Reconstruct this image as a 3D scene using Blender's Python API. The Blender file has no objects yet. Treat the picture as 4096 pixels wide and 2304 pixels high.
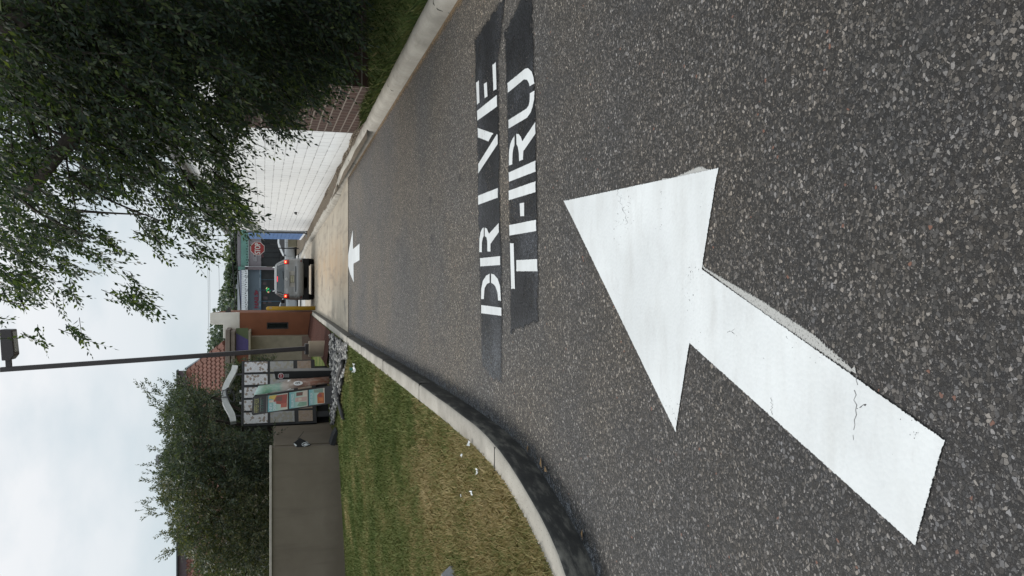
import bpy, math, random
import numpy as np
from mathutils import Vector, Matrix, noise
R = math.radians
rnd = random.Random(7)
nrs = np.random.RandomState(11)
S = bpy.context.scene
COL = S.collection

# ------------------------------------------------------------------ camera (a phone held on its side) 
FPX, HOR, EYE, SLOPE = 3296.0, 1056.0, 1.44, 0.018
PITCH = math.atan((2048 - HOR) / FPX)
CP, SP = math.cos(PITCH), math.sin(PITCH)
cam = bpy.data.objects.new("camera", bpy.data.cameras.new("camera"))
COL.objects.link(cam)
cam.data.sensor_width = 36.0
cam.data.lens = 36.0 * FPX / 4096.0
cam.data.clip_start = 0.05
cam.data.clip_end = 3000
cx, cy, cz = Vector((0, -SP, -CP)), Vector((1, 0, 0)), Vector((0, -CP, SP))
m = Matrix((cx, cy, cz)).transposed().to_4x4()
m.translation = Vector((0, 0, EYE))
cam.matrix_world = m
S.camera = cam

# ------------------------------------------------------------------ world, sun, exposure
SUN_EL, SUN_DIR = 44.0, Vector((-0.62, 0.40, 0.0)).normalized()
w = bpy.data.worlds.new("World"); S.world = w; w.use_nodes = True
nt = w.node_tree; nt.nodes.clear()
def wn(t, **k):
    n = nt.nodes.new(t)
    for a, b in k.items(): setattr(n, a, b)
    return n
out = wn("ShaderNodeOutputWorld"); bg = wn("ShaderNodeBackground"); bg.inputs[1].default_value = 0.1
sky = wn("ShaderNodeTexSky", sky_type='NISHITA', sun_disc=False, sun_elevation=R(SUN_EL),
         sun_rotation=math.atan2(SUN_DIR.x, SUN_DIR.y), air_density=1.0, dust_density=3.0, ozone_density=1.0)
tc = wn("ShaderNodeTexCoord")
mp = wn("ShaderNodeMapping"); mp.inputs['Scale'].default_value = (1.0, 1.0, 1.9)
mp.inputs['Location'].default_value = (0.35, 0.1, 0.2)
nz = wn("ShaderNodeTexNoise"); nz.inputs['Scale'].default_value = 2.1; nz.inputs['Detail'].default_value = 7; nz.inputs['Roughness'].default_value = 0.52
rp = wn("ShaderNodeValToRGB"); rp.color_ramp.elements[0].position = 0.42; rp.color_ramp.elements[1].position = 0.56
sx = wn("ShaderNodeSeparateXYZ")
hr = wn("ShaderNodeMapRange"); hr.inputs['From Min'].default_value = 0.02; hr.inputs['From Max'].default_value = 0.32
hr.inputs['To Min'].default_value = 0.25; hr.inputs['To Max'].default_value = 1.0
mm = wn("ShaderNodeMath", operation='MULTIPLY')
mx = wn("ShaderNodeMix", data_type='RGBA')            # haze veil over the blue
mx.inputs[0].default_value = 0.9; mx.inputs[7].default_value = (6.15, 7.2, 7.8, 1)
mc = wn("ShaderNodeMix", data_type='RGBA'); mc.inputs[7].default_value = (9.5, 9.55, 9.75, 1)
L = nt.links.new
L(tc.outputs['Generated'], mp.inputs[0]); L(mp.outputs[0], nz.inputs['Vector']); L(nz.outputs['Fac'], rp.inputs[0])
L(tc.outputs['Generated'], sx.inputs[0]); L(sx.outputs['Z'], hr.inputs['Value'])
L(rp.outputs[0], mm.inputs[0]); L(hr.outputs[0], mm.inputs[1])
L(sky.outputs[0], mx.inputs[6]); L(mx.outputs[2], mc.inputs[6]); L(mm.outputs[0], mc.inputs[0])
zr = wn("ShaderNodeMapRange"); zr.inputs['From Min'].default_value = 0.66; zr.inputs['From Max'].default_value = 1.0
zr.inputs['To Min'].default_value = 1.0; zr.inputs['To Max'].default_value = 1.7   # an overcast sky is brightest overhead
zm = wn("ShaderNodeVectorMath", operation='SCALE'); L(sx.outputs['Z'], zr.inputs['Value'])
L(mc.outputs[2], zm.inputs[0]); L(zr.outputs[0], zm.inputs['Scale'])
L(zm.outputs[0], bg.inputs[0]); L(bg.outputs[0], out.inputs[0])
sl = bpy.data.lights.new("sun", 'SUN'); sl.energy = 2.5; sl.angle = R(22); sl.color = (1.0, 0.96, 0.9)
so = bpy.data.objects.new("sun", sl); COL.objects.link(so)
sv = Vector((SUN_DIR.x * math.cos(R(SUN_EL)), SUN_DIR.y * math.cos(R(SUN_EL)), math.sin(R(SUN_EL))))
so.rotation_euler = (-sv).to_track_quat('-Z', 'Y').to_euler(); so.location = (-20, 20, 40)
S.view_settings.view_transform = 'Standard'; S.view_settings.look = 'None'
S.view_settings.exposure = 0.0; S.view_settings.gamma = 1.0

# ------------------------------------------------------------------ geometry helpers
def gz(y):
    if y < 48: return -SLOPE * y
    t = min(1.0, (y - 48) / 8.0)
    return -SLOPE * 48 - SLOPE * 8 * (t - t * t / 2)
def ray(px, py):
    x, y = (1152.0 - py) / FPX, -(px - 2048.0) / FPX
    return Vector((x, CP + y * SP, -SP + y * CP))
def at(px, py, Y):                       # point of the scene at forward distance Y
    d = ray(px, py); t = Y / d.y
    return Vector((d.x * t, Y, EYE + d.z * t))
def gnd(px, py, dz=0.0):                 # point on the sloping road plane
    d = ray(px, py); t = (dz - EYE) / (d.z + SLOPE * d.y)
    return Vector((d.x * t, d.y * t, EYE + d.z * t))

class MB:
    def __init__(s): s.v, s.f = [], []
    def pts(s, P):
        b = len(s.v); s.v += [tuple(p) for p in P]; return b
    def poly(s, P):
        b = s.pts(P); s.f.append(tuple(range(b, b + len(P)))); return s
    def box(s, c, d, rot=None):
        c = Vector(c); hx, hy, hz = d[0] / 2, d[1] / 2, d[2] / 2
        P = [Vector((x, y, z)) for z in (-hz, hz) for x, y in ((-hx, -hy), (hx, -hy), (hx, hy), (-hx, hy))]
        if rot is not None: P = [rot @ p for p in P]
        b = s.pts([c + p for p in P])
        s.f += [(b+3, b+2, b+1, b), (b+4, b+5, b+6, b+7)] + [(b+i, b+(i+1) % 4, b+4+(i+1) % 4, b+4+i) for i in range(4)]
        return s
    def prism(s, P, off):
        n = len(P); off = Vector(off); P = [Vector(p) for p in P]
        b = s.pts(P + [p + off for p in P])
        s.f += [tuple(range(b + n - 1, b - 1, -1)), tuple(range(b + n, b + 2 * n))]
        s.f += [(b+i, b+(i+1) % n, b+n+(i+1) % n, b+n+i) for i in range(n)]
        return s
    def tube(s, path, r, n=8, cap=True):
        path = [Vector(p) for p in path]; m = len(path)
        rs = r if isinstance(r, (list, tuple)) else [r] * m
        up = None; b0 = len(s.v)
        for i, p in enumerate(path):
            t = (path[min(i+1, m-1)] - path[max(i-1, 0)]).normalized()
            if up is None: up = Vector((0, 0, 1)) if abs(t.z) < .9 else Vector((1, 0, 0))
            a = t.cross(up).normalized(); up = a.cross(t).normalized()
            s.pts([p + (a * math.cos(k*2*math.pi/n) + up * math.sin(k*2*math.pi/n)) * rs[i] for k in range(n)])
        for i in range(m - 1):
            for k in range(n):
                q = b0 + i*n; s.f.append((q+k, q+(k+1) % n, q+n+(k+1) % n, q+n+k))
        if cap: s.f += [tuple(range(b0+n-1, b0-1, -1)), tuple(range(b0+(m-1)*n, b0+m*n))]
        return s
    def cyl(s, a, b, r, n=20, r2=None): return s.tube([a, b], [r, r if r2 is None else r2], n)
    def grid(s, fn, nu, nv):
        b = s.pts([fn(i/(nu), j/(nv)) for j in range(nv+1) for i in range(nu+1)])
        for j in range(nv):
            for i in range(nu):
                q = b + j*(nu+1) + i; s.f.append((q, q+1, q+nu+2, q+nu+1))
        return s
    def ball(s, c, r, n=10, k=6, sc=(1, 1, 1)):
        c = Vector(c)
        def fn(u, v):
            a, e = u*2*math.pi, (v-.5)*math.pi
            return c + Vector((math.cos(a)*math.cos(e)*sc[0], math.sin(a)*math.cos(e)*sc[1], math.sin(e)*sc[2]))*r
        return s.grid(fn, n, k)
    def build(s, name, mat, parent=None, smooth=False, bevel=0, local=False, seg=2):
        o = Vector((0, 0, 0))
        if parent is not None and not local: o = wloc(parent)
        me = bpy.data.meshes.new(name)
        me.from_pydata([(x-o.x, y-o.y, z-o.z) for x, y, z in s.v], [], s.f); me.update()
        me.materials.append(mat)
        return link(name, me, parent, smooth, bevel, seg)
def link(name, me, parent=None, smooth=False, bevel=0, seg=2):
    ob = bpy.data.objects.new(name, me); COL.objects.link(ob)
    if parent is not None: ob.parent = parent
    if smooth: me.polygons.foreach_set('use_smooth', [True]*len(me.polygons))
    if bevel:
        b = ob.modifiers.new("bevel", 'BEVEL'); b.width = bevel; b.segments = seg; b.limit_method = 'ANGLE'; b.angle_limit = R(40)
    return ob
def wloc(o):
    v = Vector((0, 0, 0))
    while o is not None: v += o.location; o = o.parent
    return v
def mesh_np(name, V, F, mat, parent=None):
    o = np.array(wloc(parent)) if parent is not None else np.zeros(3)
    V = (np.asarray(V, np.float32).reshape(-1, 3) - o).astype(np.float32); F = np.asarray(F, np.int32); k = F.shape[1]
    me = bpy.data.meshes.new(name)
    me.vertices.add(len(V)); me.vertices.foreach_set('co', V.ravel())
    me.loops.add(F.size); me.loops.foreach_set('vertex_index', F.ravel())
    me.polygons.add(len(F)); me.polygons.foreach_set('loop_start', np.arange(len(F), dtype=np.int32)*k)
    me.update(calc_edges=True); me.validate(); me.materials.append(mat)
    return link(name, me, parent)
def tag(o, label=None, cat=None, group=None, kind=None):
    if label: o['label'] = label
    if cat: o['category'] = cat
    if group: o['group'] = group
    if kind: o['kind'] = kind
    return o
def thing(name, label, cat, loc=(0, 0, 0), group=None):
    o = bpy.data.objects.new(name, None); COL.objects.link(o); o.location = loc; o.empty_display_size = .2
    return tag(o, label, cat, group)
def struct(o, label, cat=None): return tag(o, label, cat or o.name.split('.')[0].replace('_', ' '), kind='structure')
_dg = None
def text_tris(body, size, extrude=0.0):
    cu = bpy.data.curves.new("t", 'FONT'); cu.body = body; cu.size = size; cu.extrude = extrude; cu.resolution_u = 3
    cu.align_x = 'CENTER'; cu.align_y = 'CENTER'
    o = bpy.data.objects.new("t", cu); COL.objects.link(o)
    dg = bpy.context.evaluated_depsgraph_get(); dg.update()
    me = bpy.data.meshes.new_from_object(o.evaluated_get(dg))
    V = [v.co.copy() for v in me.vertices]; F = [tuple(p.vertices) for p in me.polygons]
    bpy.data.objects.remove(o); bpy.data.curves.remove(cu); bpy.data.meshes.remove(me)
    return V, F
def lettering(mb, body, c, xd, yd, height, width=None, lift=0.004, extrude=0.0, bold=0.0):
    V, F = text_tris(body, 1.0, 0)
    xs = [v.x for v in V]; ys = [v.y for v in V]
    sx_, sy_ = max(xs)-min(xs), max(ys)-min(ys); mx_, my_ = (max(xs)+min(xs))/2, (max(ys)+min(ys))/2
    ky = height / sy_; kx = (width / sx_) if width else ky
    xd, yd, c = Vector(xd).normalized(), Vector(yd).normalized(), Vector(c); n = xd.cross(yd).normalized()
    offs = [(0, 0)] if not bold else [(0, 0), (bold, 0), (-bold, 0)]
    for k, (ox, oy) in enumerate(offs):
        b = mb.pts([c + xd*((v.x-mx_)*kx+ox) + yd*((v.y-my_)*ky+oy) + n*(lift+k*.0006) for v in V])
        mb.f += [tuple(b+i for i in f) for f in F]
    return mb

# ------------------------------------------------------------------ material helpers
class NT:
    def __init__(s, name):
        s.m = bpy.data.materials.new(name); s.m.use_nodes = True; s.t = s.m.node_tree
        s.b = s.t.nodes['Principled BSDF']; s.pos = s.n("ShaderNodeNewGeometry").outputs['Position']
    def n(s, t, **k):
        x = s.t.nodes.new(t)
        for a, b in k.items(): setattr(x, a, b)
        return x
    def put(s, sock, v):
        if hasattr(v, 'is_linked') or isinstance(v, bpy.types.NodeSocket): s.t.links.new(v, sock)
        else: sock.default_value = v
    def noise(s, scale, detail=4, rough=.55, vec=None):
        x = s.n("ShaderNodeTexNoise"); x.inputs['Scale'].default_value = scale; x.inputs['Detail'].default_value = detail
        x.inputs['Roughness'].default_value = rough; s.put(x.inputs['Vector'], vec or s.pos); return x.outputs['Fac']
    def vor(s, scale, feature='F1', vec=None):
        x = s.n("ShaderNodeTexVoronoi", feature=feature); x.inputs['Scale'].default_value = scale
        s.put(x.inputs['Vector'], vec or s.pos); return x
    def ramp(s, fac, stops, interp='LINEAR'):
        x = s.n("ShaderNodeValToRGB"); r = x.color_ramp; r.interpolation = interp
        while len(r.elements) < len(stops): r.elements.new(.5)
        for e, (p, c) in zip(r.elements, stops):
            e.position = p; e.color = (c if isinstance(c, tuple) else (c, c, c)) + (1,)
        s.put(x.inputs[0], fac); return x.outputs[0]
    def mix(s, fac, a, b, mode='MIX'):
        x = s.n("ShaderNodeMix", data_type='RGBA', blend_type=mode)
        s.put(x.inputs[0], fac)
        for k, v in ((6, a), (7, b)): s.put(x.inputs[k], v + (1,) if isinstance(v, tuple) else v)
        return x.outputs[2]
    def math(s, op, a, b=None):
        x = s.n("ShaderNodeMath", operation=op); s.put(x.inputs[0], a)
        if b is not None: s.put(x.inputs[1], b)
        return x.outputs[0]
    def map(s, scale, rot=(0, 0, 0), loc=(0, 0, 0), vec=None):
        x = s.n("ShaderNodeMapping"); x.inputs['Scale'].default_value = scale; x.inputs['Rotation'].default_value = rot
        x.inputs['Location'].default_value = loc; s.put(x.inputs[0], vec or s.pos); return x.outputs[0]
    def sep(s, v):
        x = s.n("ShaderNodeSeparateXYZ"); s.put(x.inputs[0], v); return x.outputs
    def bump(s, h, strength=.3, dist=.01):
        x = s.n("ShaderNodeBump"); x.inputs['Strength'].default_value = strength; x.inputs['Distance'].default_value = dist
        s.put(x.inputs['Height'], h); s.put(s.b.inputs['Normal'], x.outputs[0])
    def fin(s, col=None, rough=None, metal=None, spec=None, alpha=None):
        for k, v in (('Base Color', col), ('Roughness', rough), ('Metallic', metal), ('Specular IOR Level', spec), ('Alpha', alpha)):
            if v is not None: s.put(s.b.inputs[k], v + (1,) if isinstance(v, tuple) else v)
        return s.m
_mats = {}
def mat(name, col, rough=.7, var=.12, scale=6, bump=0, bscale=60, metal=0, spec=.4, emit=None, es=1):
    if name in _mats: return _mats[name]
    n = NT(name)
    if var:
        k = n.noise(scale, 5)
        d = tuple(max(0, c*(1-var*1.6)) for c in col); l = tuple(min(1, c*(1+var*1.6)) for c in col)
        c = n.ramp(k, [(.3, d), (.7, l)])
    else: c = col
    if bump: n.bump(n.noise(bscale, 6), bump, .01)
    n.fin(c, rough, metal, spec)
    if emit:
        n.b.inputs['Emission Color'].default_value = emit + (1,); n.b.inputs['Emission Strength'].default_value = es
    _mats[name] = n.m; return n.m
# ------------------------------------------------------------------ ground materials
def m_asphalt():
    n = NT("asphalt")
    wob = n.n("ShaderNodeVectorMath", operation='ADD')
    nz_ = n.n("ShaderNodeTexNoise"); nz_.inputs['Scale'].default_value = 60; n.put(nz_.inputs['Vector'], n.pos)
    sc = n.n("ShaderNodeVectorMath", operation='SCALE'); n.put(sc.inputs[0], nz_.outputs['Color']); sc.inputs['Scale'].default_value = .008
    n.put(wob.inputs[0], n.pos); n.put(wob.inputs[1], sc.outputs[0]); v = wob.outputs[0]
    a = n.vor(94, vec=v); ae = n.vor(94, 'DISTANCE_TO_EDGE', vec=v).outputs['Distance']
    b = n.vor(175, vec=v); be = n.vor(175, 'DISTANCE_TO_EDGE', vec=v).outputs['Distance']
    ra = n.sep(a.outputs['Color']); rb = n.sep(b.outputs['Color'])
    ca = n.ramp(ra[0], [(0, .022), (.40, .036), (.66, .066), (.86, .118), (1, .22)])
    cb = n.ramp(rb[0], [(0, .013), (.5, .024), (.82, .068), (1, .16)])
    pick = n.math('GREATER_THAN', ra[1], .50)
    ma = n.math('MULTIPLY', pick, n.ramp(ae, [(.05, 0.), (.09, 1.)])); mb_ = n.ramp(be, [(.05, 0.), (.11, 1.)])
    c = n.mix(mb_, (.009, .0088, .0095), cb); c = n.mix(ma, c, ca)
    tint = n.mix(ra[2], (1.02, .95, .90), (.95, .96, 1.03)); c = n.mix(1.0, c, tint, 'MULTIPLY')
    red = n.math('GREATER_THAN', ra[2], .996); c = n.mix(n.math('MULTIPLY', red, ma), c, (.13, .07, .055))
    # lane wear: brown polished middle, bluish blotches, oil
    big = n.noise(.55, 3); c = n.mix(n.ramp(big, [(.38, .15), (.60, .9)]), c, n.mix(1.0, c, (1.28, 1.17, 1.0), 'MULTIPLY'))
    blu = n.noise(.8, 3, vec=n.map((1, .6, 1), loc=(7, 3, 0))); c = n.mix(n.ramp(blu, [(.48, 0.), (.66, .6)]), c, n.mix(1.0, c, (.72, .78, .86), 'MULTIPLY'))
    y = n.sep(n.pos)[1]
    far = n.math('MULTIPLY', n.ramp(n.math('MULTIPLY', y, .1), [(.22, 0.), (.60, 1.)]), .75)  # far asphalt paler: grazing sky reflection put into the colour
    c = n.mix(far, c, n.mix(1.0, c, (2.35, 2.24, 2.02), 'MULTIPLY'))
    st = n.noise(3.0, 5, vec=n.map((1, .35, 1))); c = n.mix(n.ramp(st, [(.60, 0.), (.72, .45)]), c, (.03, .03, .032))
    drip = n.vor(2.6, vec=n.map((1, .5, 1))); dc_ = n.math('ABSOLUTE', n.math('SUBTRACT', n.sep(n.pos)[0], .65))
    dm = n.math('MULTIPLY', n.ramp(n.math('ADD', drip.outputs['Distance'], n.math('MULTIPLY', n.noise(18, 4), .14)), [(.12, .75), (.20, 0.)]), n.ramp(dc_, [(.3, 1.), (1.3, 0.)]))
    c = n.mix(dm, c, (.022, .021, .021))
    n.bump(n.math('ADD', n.math('MULTIPLY', ma, 1.0), n.math('MULTIPLY', mb_, .5)), .55, .004)
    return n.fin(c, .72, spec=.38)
def m_concrete(name="concrete", base=(.36, .318, .255), stain=True):
    n = NT(name)
    k = n.noise(1.4, 6, .6); c = n.ramp(k, [(.25, tuple(v*.80 for v in base)), (.75, tuple(min(1, v*1.12) for v in base))])
    sp = n.noise(160, 2); c = n.mix(n.ramp(sp, [(.62, 0.), (.75, .35)]), c, tuple(v*.5 for v in base))
    if stain:
        x, y, _ = n.sep(n.pos)
        d = n.math('ABSOLUTE', n.math('SUBTRACT', x, .62))
        band = n.math('MULTIPLY', n.ramp(d, [(.15, 1.), (1.1, 0.)]), n.ramp(n.noise(.9, 5), [(.30, .2), (.65, 1.)]))
        c = n.mix(n.math('MULTIPLY', band, .50), c, (.40, .25, .125))
        tr = n.noise(1.6, 4, vec=n.map((3, .28, 1))); c = n.mix(n.ramp(tr, [(.52, 0.), (.72, .55)]), c, (.17, .15, .125))
        oil = n.noise(1.2, 4, vec=n.map((1.5, .8, 1), loc=(4, 9, 0))); c = n.mix(n.ramp(oil, [(.60, 0.), (.70, .6)]), c, (.12, .11, .10))
    n.bump(n.noise(90, 4), .25, .004)
    return n.fin(c, .85, spec=.25)
def m_kerb():
    n = NT("kerb_concrete")
    c = n.ramp(n.noise(2.2, 7, .65), [(.25, (.24, .225, .195)), (.52, (.35, .33, .29)), (.8, (.45, .425, .375))])
    pit = n.vor(55); c = n.mix(n.ramp(pit.outputs['Distance'], [(.10, .7), (.2, 0.)]), c, (.12, .11, .1))
    c = n.mix(n.ramp(n.noise(6, 5, vec=n.map((1, .4, 2.5))), [(.58, 0.), (.75, .55)]), c, (.20, .18, .15))
    c = n.mix(n.ramp(n.noise(1.1, 6, .7, vec=n.map((1, .6, 1), loc=(3, 1, 0))), [(.50, 0.), (.70, .5)]), c, (.15, .14, .125))
    n.bump(n.noise(120, 4), .45, .005); return n.fin(c, .88, spec=.2)
def m_kerb_face():
    n = NT("tar_stained_kerb")
    c = n.ramp(n.noise(9, 7, .65, vec=n.map((1, .5, 2))), [(.25, (.020, .021, .022)), (.50, (.046, .046, .045)), (.68, (.15, .145, .13))])
    y = n.sep(n.pos)[1]
    c = n.mix(n.ramp(n.math('MULTIPLY', y, .05), [(.30, 0.), (.75, .75)]), c, (.115, .11, .10))
    n.bump(n.noise(60, 5), .4, .006); return n.fin(c, .8, spec=.25)
def m_paint(name, col, hide=.0):
    n = NT(name)
    v = n.vor(68)
    c = n.ramp(n.noise(1.8, 5), [(.3, tuple(x*.86 for x in col)), (.7, tuple(min(1, x*1.05) for x in col))])
    tracks = n.noise(2.0, 5, .6, vec=n.map((1.0, 5.0, 1), rot=(0, 0, R(38)))); c = n.mix(n.ramp(tracks, [(.46, 0.), (.70, .40)]), c, (.46, .465, .455))
    c = n.mix(n.ramp(n.noise(7, 6, .7, vec=n.map((1, 2.2, 1), rot=(0, 0, R(-20)))), [(.52, 0.), (.72, .30)]), c, (.40, .40, .395))
    ck = n.vor(2.3, 'DISTANCE_TO_EDGE', vec=n.map((2.6, .8, 1), loc=(.3, .2, 0)))
    wig = n.noise(22, 4)
    line = n.math('LESS_THAN', n.math('ADD', ck.outputs['Distance'], n.math('MULTIPLY', n.math('SUBTRACT', wig, .5), .05)), .0022)
    msk = n.math('GREATER_THAN', n.noise(5.5, 3), .64)
    pin = n.math('GREATER_THAN', n.math('MULTIPLY', n.noise(75, 3, .7), n.ramp(n.noise(3.5, 4), [(.42, .80), (.68, 1.14)])), .71)
    hole = n.math('MAXIMUM', n.math('MULTIPLY', line, msk), pin)
    c = n.mix(hole, c, (.05, .05, .052))
    n.bump(n.math('SUBTRACT', n.math('MULTIPLY', v.outputs['Distance'], -.5), n.math('MULTIPLY', hole, .5)), .30, .005)
    at_ = n.n("ShaderNodeAttribute", attribute_name="rim").outputs['Fac']
    al = n.ramp(n.math('ADD', at_, n.math('MULTIPLY', n.math('SUBTRACT', n.noise(120, 3, .7), .5), 1.3)), [(.30, 0.), (.42, 1.)])
    return n.fin(c, .62, spec=.3, alpha=al)
def m_blackout():                        # black paint rolled over old lettering; thin and ragged at its rim
    n = NT("blackout_paint")
    at_ = n.n("ShaderNodeAttribute", attribute_name="rim").outputs['Fac']
    v = n.vor(68)
    k = n.math('ADD', at_, n.math('MULTIPLY', n.math('SUBTRACT', n.noise(11, 7, .75), .5), 2.2))
    k = n.math('SUBTRACT', k, n.math('MULTIPLY', n.ramp(n.noise(2.3, 5), [(.42, 0.), (.66, 1.)]), n.math('MULTIPLY', n.ramp(n.noise(95, 3), [(.50, 0.), (.60, 1.)]), 1.4)))
    al = n.ramp(k, [(.22, 0.), (.70, .96)])
    c = n.ramp(n.noise(1.7, 4), [(.38, (.006, .0065, .008)), (.52, (.012, .013, .015)), (.66, (.030, .032, .037))])
    x = n.sep(n.pos)[0]
    c = n.mix(n.ramp(n.math('ADD', n.math('MULTIPLY', x, .5), .5), [(.20, .9), (.42, 0.)]), c, (.058, .062, .068))
    cell = n.sep(n.vor(150).outputs['Color'])[0]; c = n.mix(1.0, c, n.ramp(cell, [(0, .45), (.6, 1.), (.85, 2.2), (1, 4.2)]), 'MULTIPLY')
    n.bump(n.math('MULTIPLY', v.outputs['Distance'], -1), .6, .005)
    return n.fin(c, .65, spec=.3, alpha=al)
def m_overspray():
    n = NT("overspray_paint")
    at_ = n.n("ShaderNodeAttribute", attribute_name="rim").outputs['Fac']
    k = n.math('ADD', n.math('MULTIPLY', at_, .34), n.math('MULTIPLY', n.noise(150, 4, .75), .80))
    return n.fin((.40, .40, .385), .7, spec=.3, alpha=n.ramp(k, [(.60, 0.), (.70, .9)]))
def m_soil(name, stops, scale=1.2):
    n = NT(name); c = n.ramp(n.noise(scale, 6, .6), stops)
    f = n.noise(45, 4, .7); c = n.mix(n.ramp(f, [(.35, .55), (.6, 0.)]), c, tuple(v*.45 for v in stops[0][1]))
    n.bump(f, .8, .03); return n.fin(c, .95, spec=.1)
def m_grass(dry=True):
    n = NT("lawn_grass" if dry else "shade_grass")
    isl = n.n("ShaderNodeNewGeometry").outputs['Random Per Island']
    if dry:
        y_ = n.math('MULTIPLY', n.sep(n.pos)[1], .05)
        k = n.math('ADD', n.math('SUBTRACT', n.math('MULTIPLY', n.noise(.9, 4, .6, vec=n.map((1, .55, 1))), 1.7), .40), n.math('MULTIPLY', isl, .26))
        k = n.math('SUBTRACT', k, n.ramp(y_, [(.30, 0.), (.68, .15)]))
        k = n.math('ADD', k, n.ramp(y_, [(.15, .0), (.24, .06), (.34, .08), (.52, .0), (.60, .0)]))
        c = n.ramp(k, [(.30, (.105, .138, .038)), (.50, (.17, .19, .062)), (.62, (.245, .232, .092)), (.76, (.38, .30, .14)), (.95, (.47, .37, .20))])
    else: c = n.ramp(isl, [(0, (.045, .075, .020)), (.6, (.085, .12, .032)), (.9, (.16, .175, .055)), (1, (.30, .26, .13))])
    n.fin(c, .7, spec=.2); n.b.inputs['Transmission Weight'].default_value = 0
    return n.m
def m_leaf(name, stops, trans=.3):
    n = NT(name)
    isl = n.n("ShaderNodeNewGeometry").outputs['Random Per Island']
    c = n.ramp(n.math('ADD', n.math('MULTIPLY', isl, .7), n.math('MULTIPLY', n.noise(1.6, 3), .4)), stops)
    n.fin(c, .5, spec=.35)
    tr = n.n("ShaderNodeBsdfTranslucent"); n.put(tr.inputs[0], n.mix(1.0, c, (1.5, 1.6, .6), 'MULTIPLY'))
    ms = n.n("ShaderNodeMixShader"); ms.inputs[0].default_value = trans
    n.t.links.new(n.b.outputs[0], ms.inputs[1]); n.t.links.new(tr.outputs[0], ms.inputs[2])
    n.t.links.new(ms.outputs[0], n.t.nodes['Material Output'].inputs[0]); return n.m
def m_stones(name, stops, rough=.8):
    n = NT(name); isl = n.n("ShaderNodeNewGeometry").outputs['Random Per Island']
    c = n.ramp(isl, stops); c = n.mix(n.ramp(n.noise(30, 4), [(.35, .35), (.6, 0.)]), c, tuple(v*.5 for v in stops[0][1]))
    return n.fin(c, rough, spec=.3)
def m_block(name, cols, mortar, axis, bw=.405, bh=.203, gap=.008, sunk=.35, stain=None):
    n = NT(name)
    x, y, z = n.sep(n.pos); cmb = n.n("ShaderNodeCombineXYZ")
    n.put(cmb.inputs[0], y if axis == 'y' else x); n.put(cmb.inputs[1], z)
    b = n.n("ShaderNodeTexBrick", offset=.5, squash=1.0); b.inputs['Scale'].default_value = 1.0
    n.put(b.inputs['Vector'], cmb.outputs[0])
    b.inputs['Brick Width'].default_value = bw; b.inputs['Row Height'].default_value = bh
    b.inputs['Mortar Size'].default_value = gap; b.inputs['Mortar Smooth'].default_value = .3
    for k, c in (('Color1', cols[0]), ('Color2', cols[1]), ('Mortar', mortar)): b.inputs[k].default_value = c + (1,)
    part = n.ramp(n.noise(2.6, 5, .7), [(.40, .15), (.62, .9)])
    c = n.mix(part, cols[0], b.outputs['Color']) if axis == 'y' and stain else b.outputs['Color']
    k = n.noise(1.3, 6, .65); c = n.mix(n.ramp(k, [(.45, 0.), (.75, .22)]), c, tuple(v*.72 for v in cols[0]))
    br = n.noise(7, 5, .7)          # joints crack only in places
    if stain:
        zz = n.ramp(n.math('ADD', n.math('ADD', z, n.math('MULTIPLY', y, SLOPE)), n.math('MULTIPLY', br, .35)), [(.25, .55), (.62, 0.)])
        c = n.mix(zz, c, stain)
    n.bump(n.math('SUBTRACT', n.math('MULTIPLY', br, .15), n.math('MULTIPLY', b.outputs['Fac'], sunk)), .5, .01)
    return n.fin(c, .75, spec=.25)

M_ASPH, M_CONC, M_KERB, M_TAR = m_asphalt(), m_concrete(), m_kerb(), m_kerb_face()
M_WHITE, M_BLACKOUT, M_SPRAY = m_paint("road_paint", (.60, .622, .628)), m_blackout(), m_overspray()

# ------------------------------------------------------------------ ground sheets
def sheet(name, x0, x1, y0, y1, dz, material, nx=2, ny=24, hf=None):
    mb = MB()
    mb.grid(lambda u, v: (x0+(x1-x0)*u, y0+(y1-y0)*v, (hf(x0+(x1-x0)*u, y0+(y1-y0)*v) if hf else gz(y0+(y1-y0)*v)+dz)), nx, ny)
    return mb.build(name, material, smooth=True)
M_TERR = m_soil("terrain_soil", [(.3, (.07, .08, .03)), (.55, (.11, .10, .045)), (.75, (.16, .13, .07))], .2)
def terr(x, y):
    return gz(max(-30, y)) - .06
struct(sheet("ground", -500, 500, -40, 900, 0, M_TERR, 20, 200, terr), "wide ground under everything, sloping gently away to flat")
Y_C = gnd(1394, 1100).y
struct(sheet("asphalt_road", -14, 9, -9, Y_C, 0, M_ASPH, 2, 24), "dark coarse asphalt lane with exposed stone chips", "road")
struct(sheet("concrete_lane", -1.25, 2.75, Y_C + .012, 50, .006, M_CONC, 2, 40), "pale concrete lane stained orange and black down its middle", "road")
M_LOT = m_concrete("parking_concrete", (.40, .395, .38), False)
struct(sheet("parking_lot", -60, 60, 50.01, 71, .004, M_LOT, 2, 24), "flat grey parking area in front of the shops", "parking lot")
struct(sheet("apron", -1.25, -16, 38, 50, .003, M_LOT, 2, 16), "concrete apron beside the restaurant", "pavement")
mb = MB().poly([(-1.0, Y_C-.002, gz(Y_C)+.0095), (2.5, Y_C-.002, gz(Y_C)+.0095), (2.5, Y_C+.022, gz(Y_C)+.0095), (-1.0, Y_C+.022, gz(Y_C)+.0095)])
for yj in (20.6, 25.2, 30.0, 34.8, 40.0):
    mb.poly([(-.98, yj, gz(yj)+.0095), (2.5, yj+.05, gz(yj)+.0095), (2.5, yj+.066, gz(yj)+.0095), (-.98, yj+.016, gz(yj)+.0095)])
struct(mb.build("road_joint", mat("joint_tar", (.03, .028, .025), .9)), "dark sealed joints across the concrete lane", "road")

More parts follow.
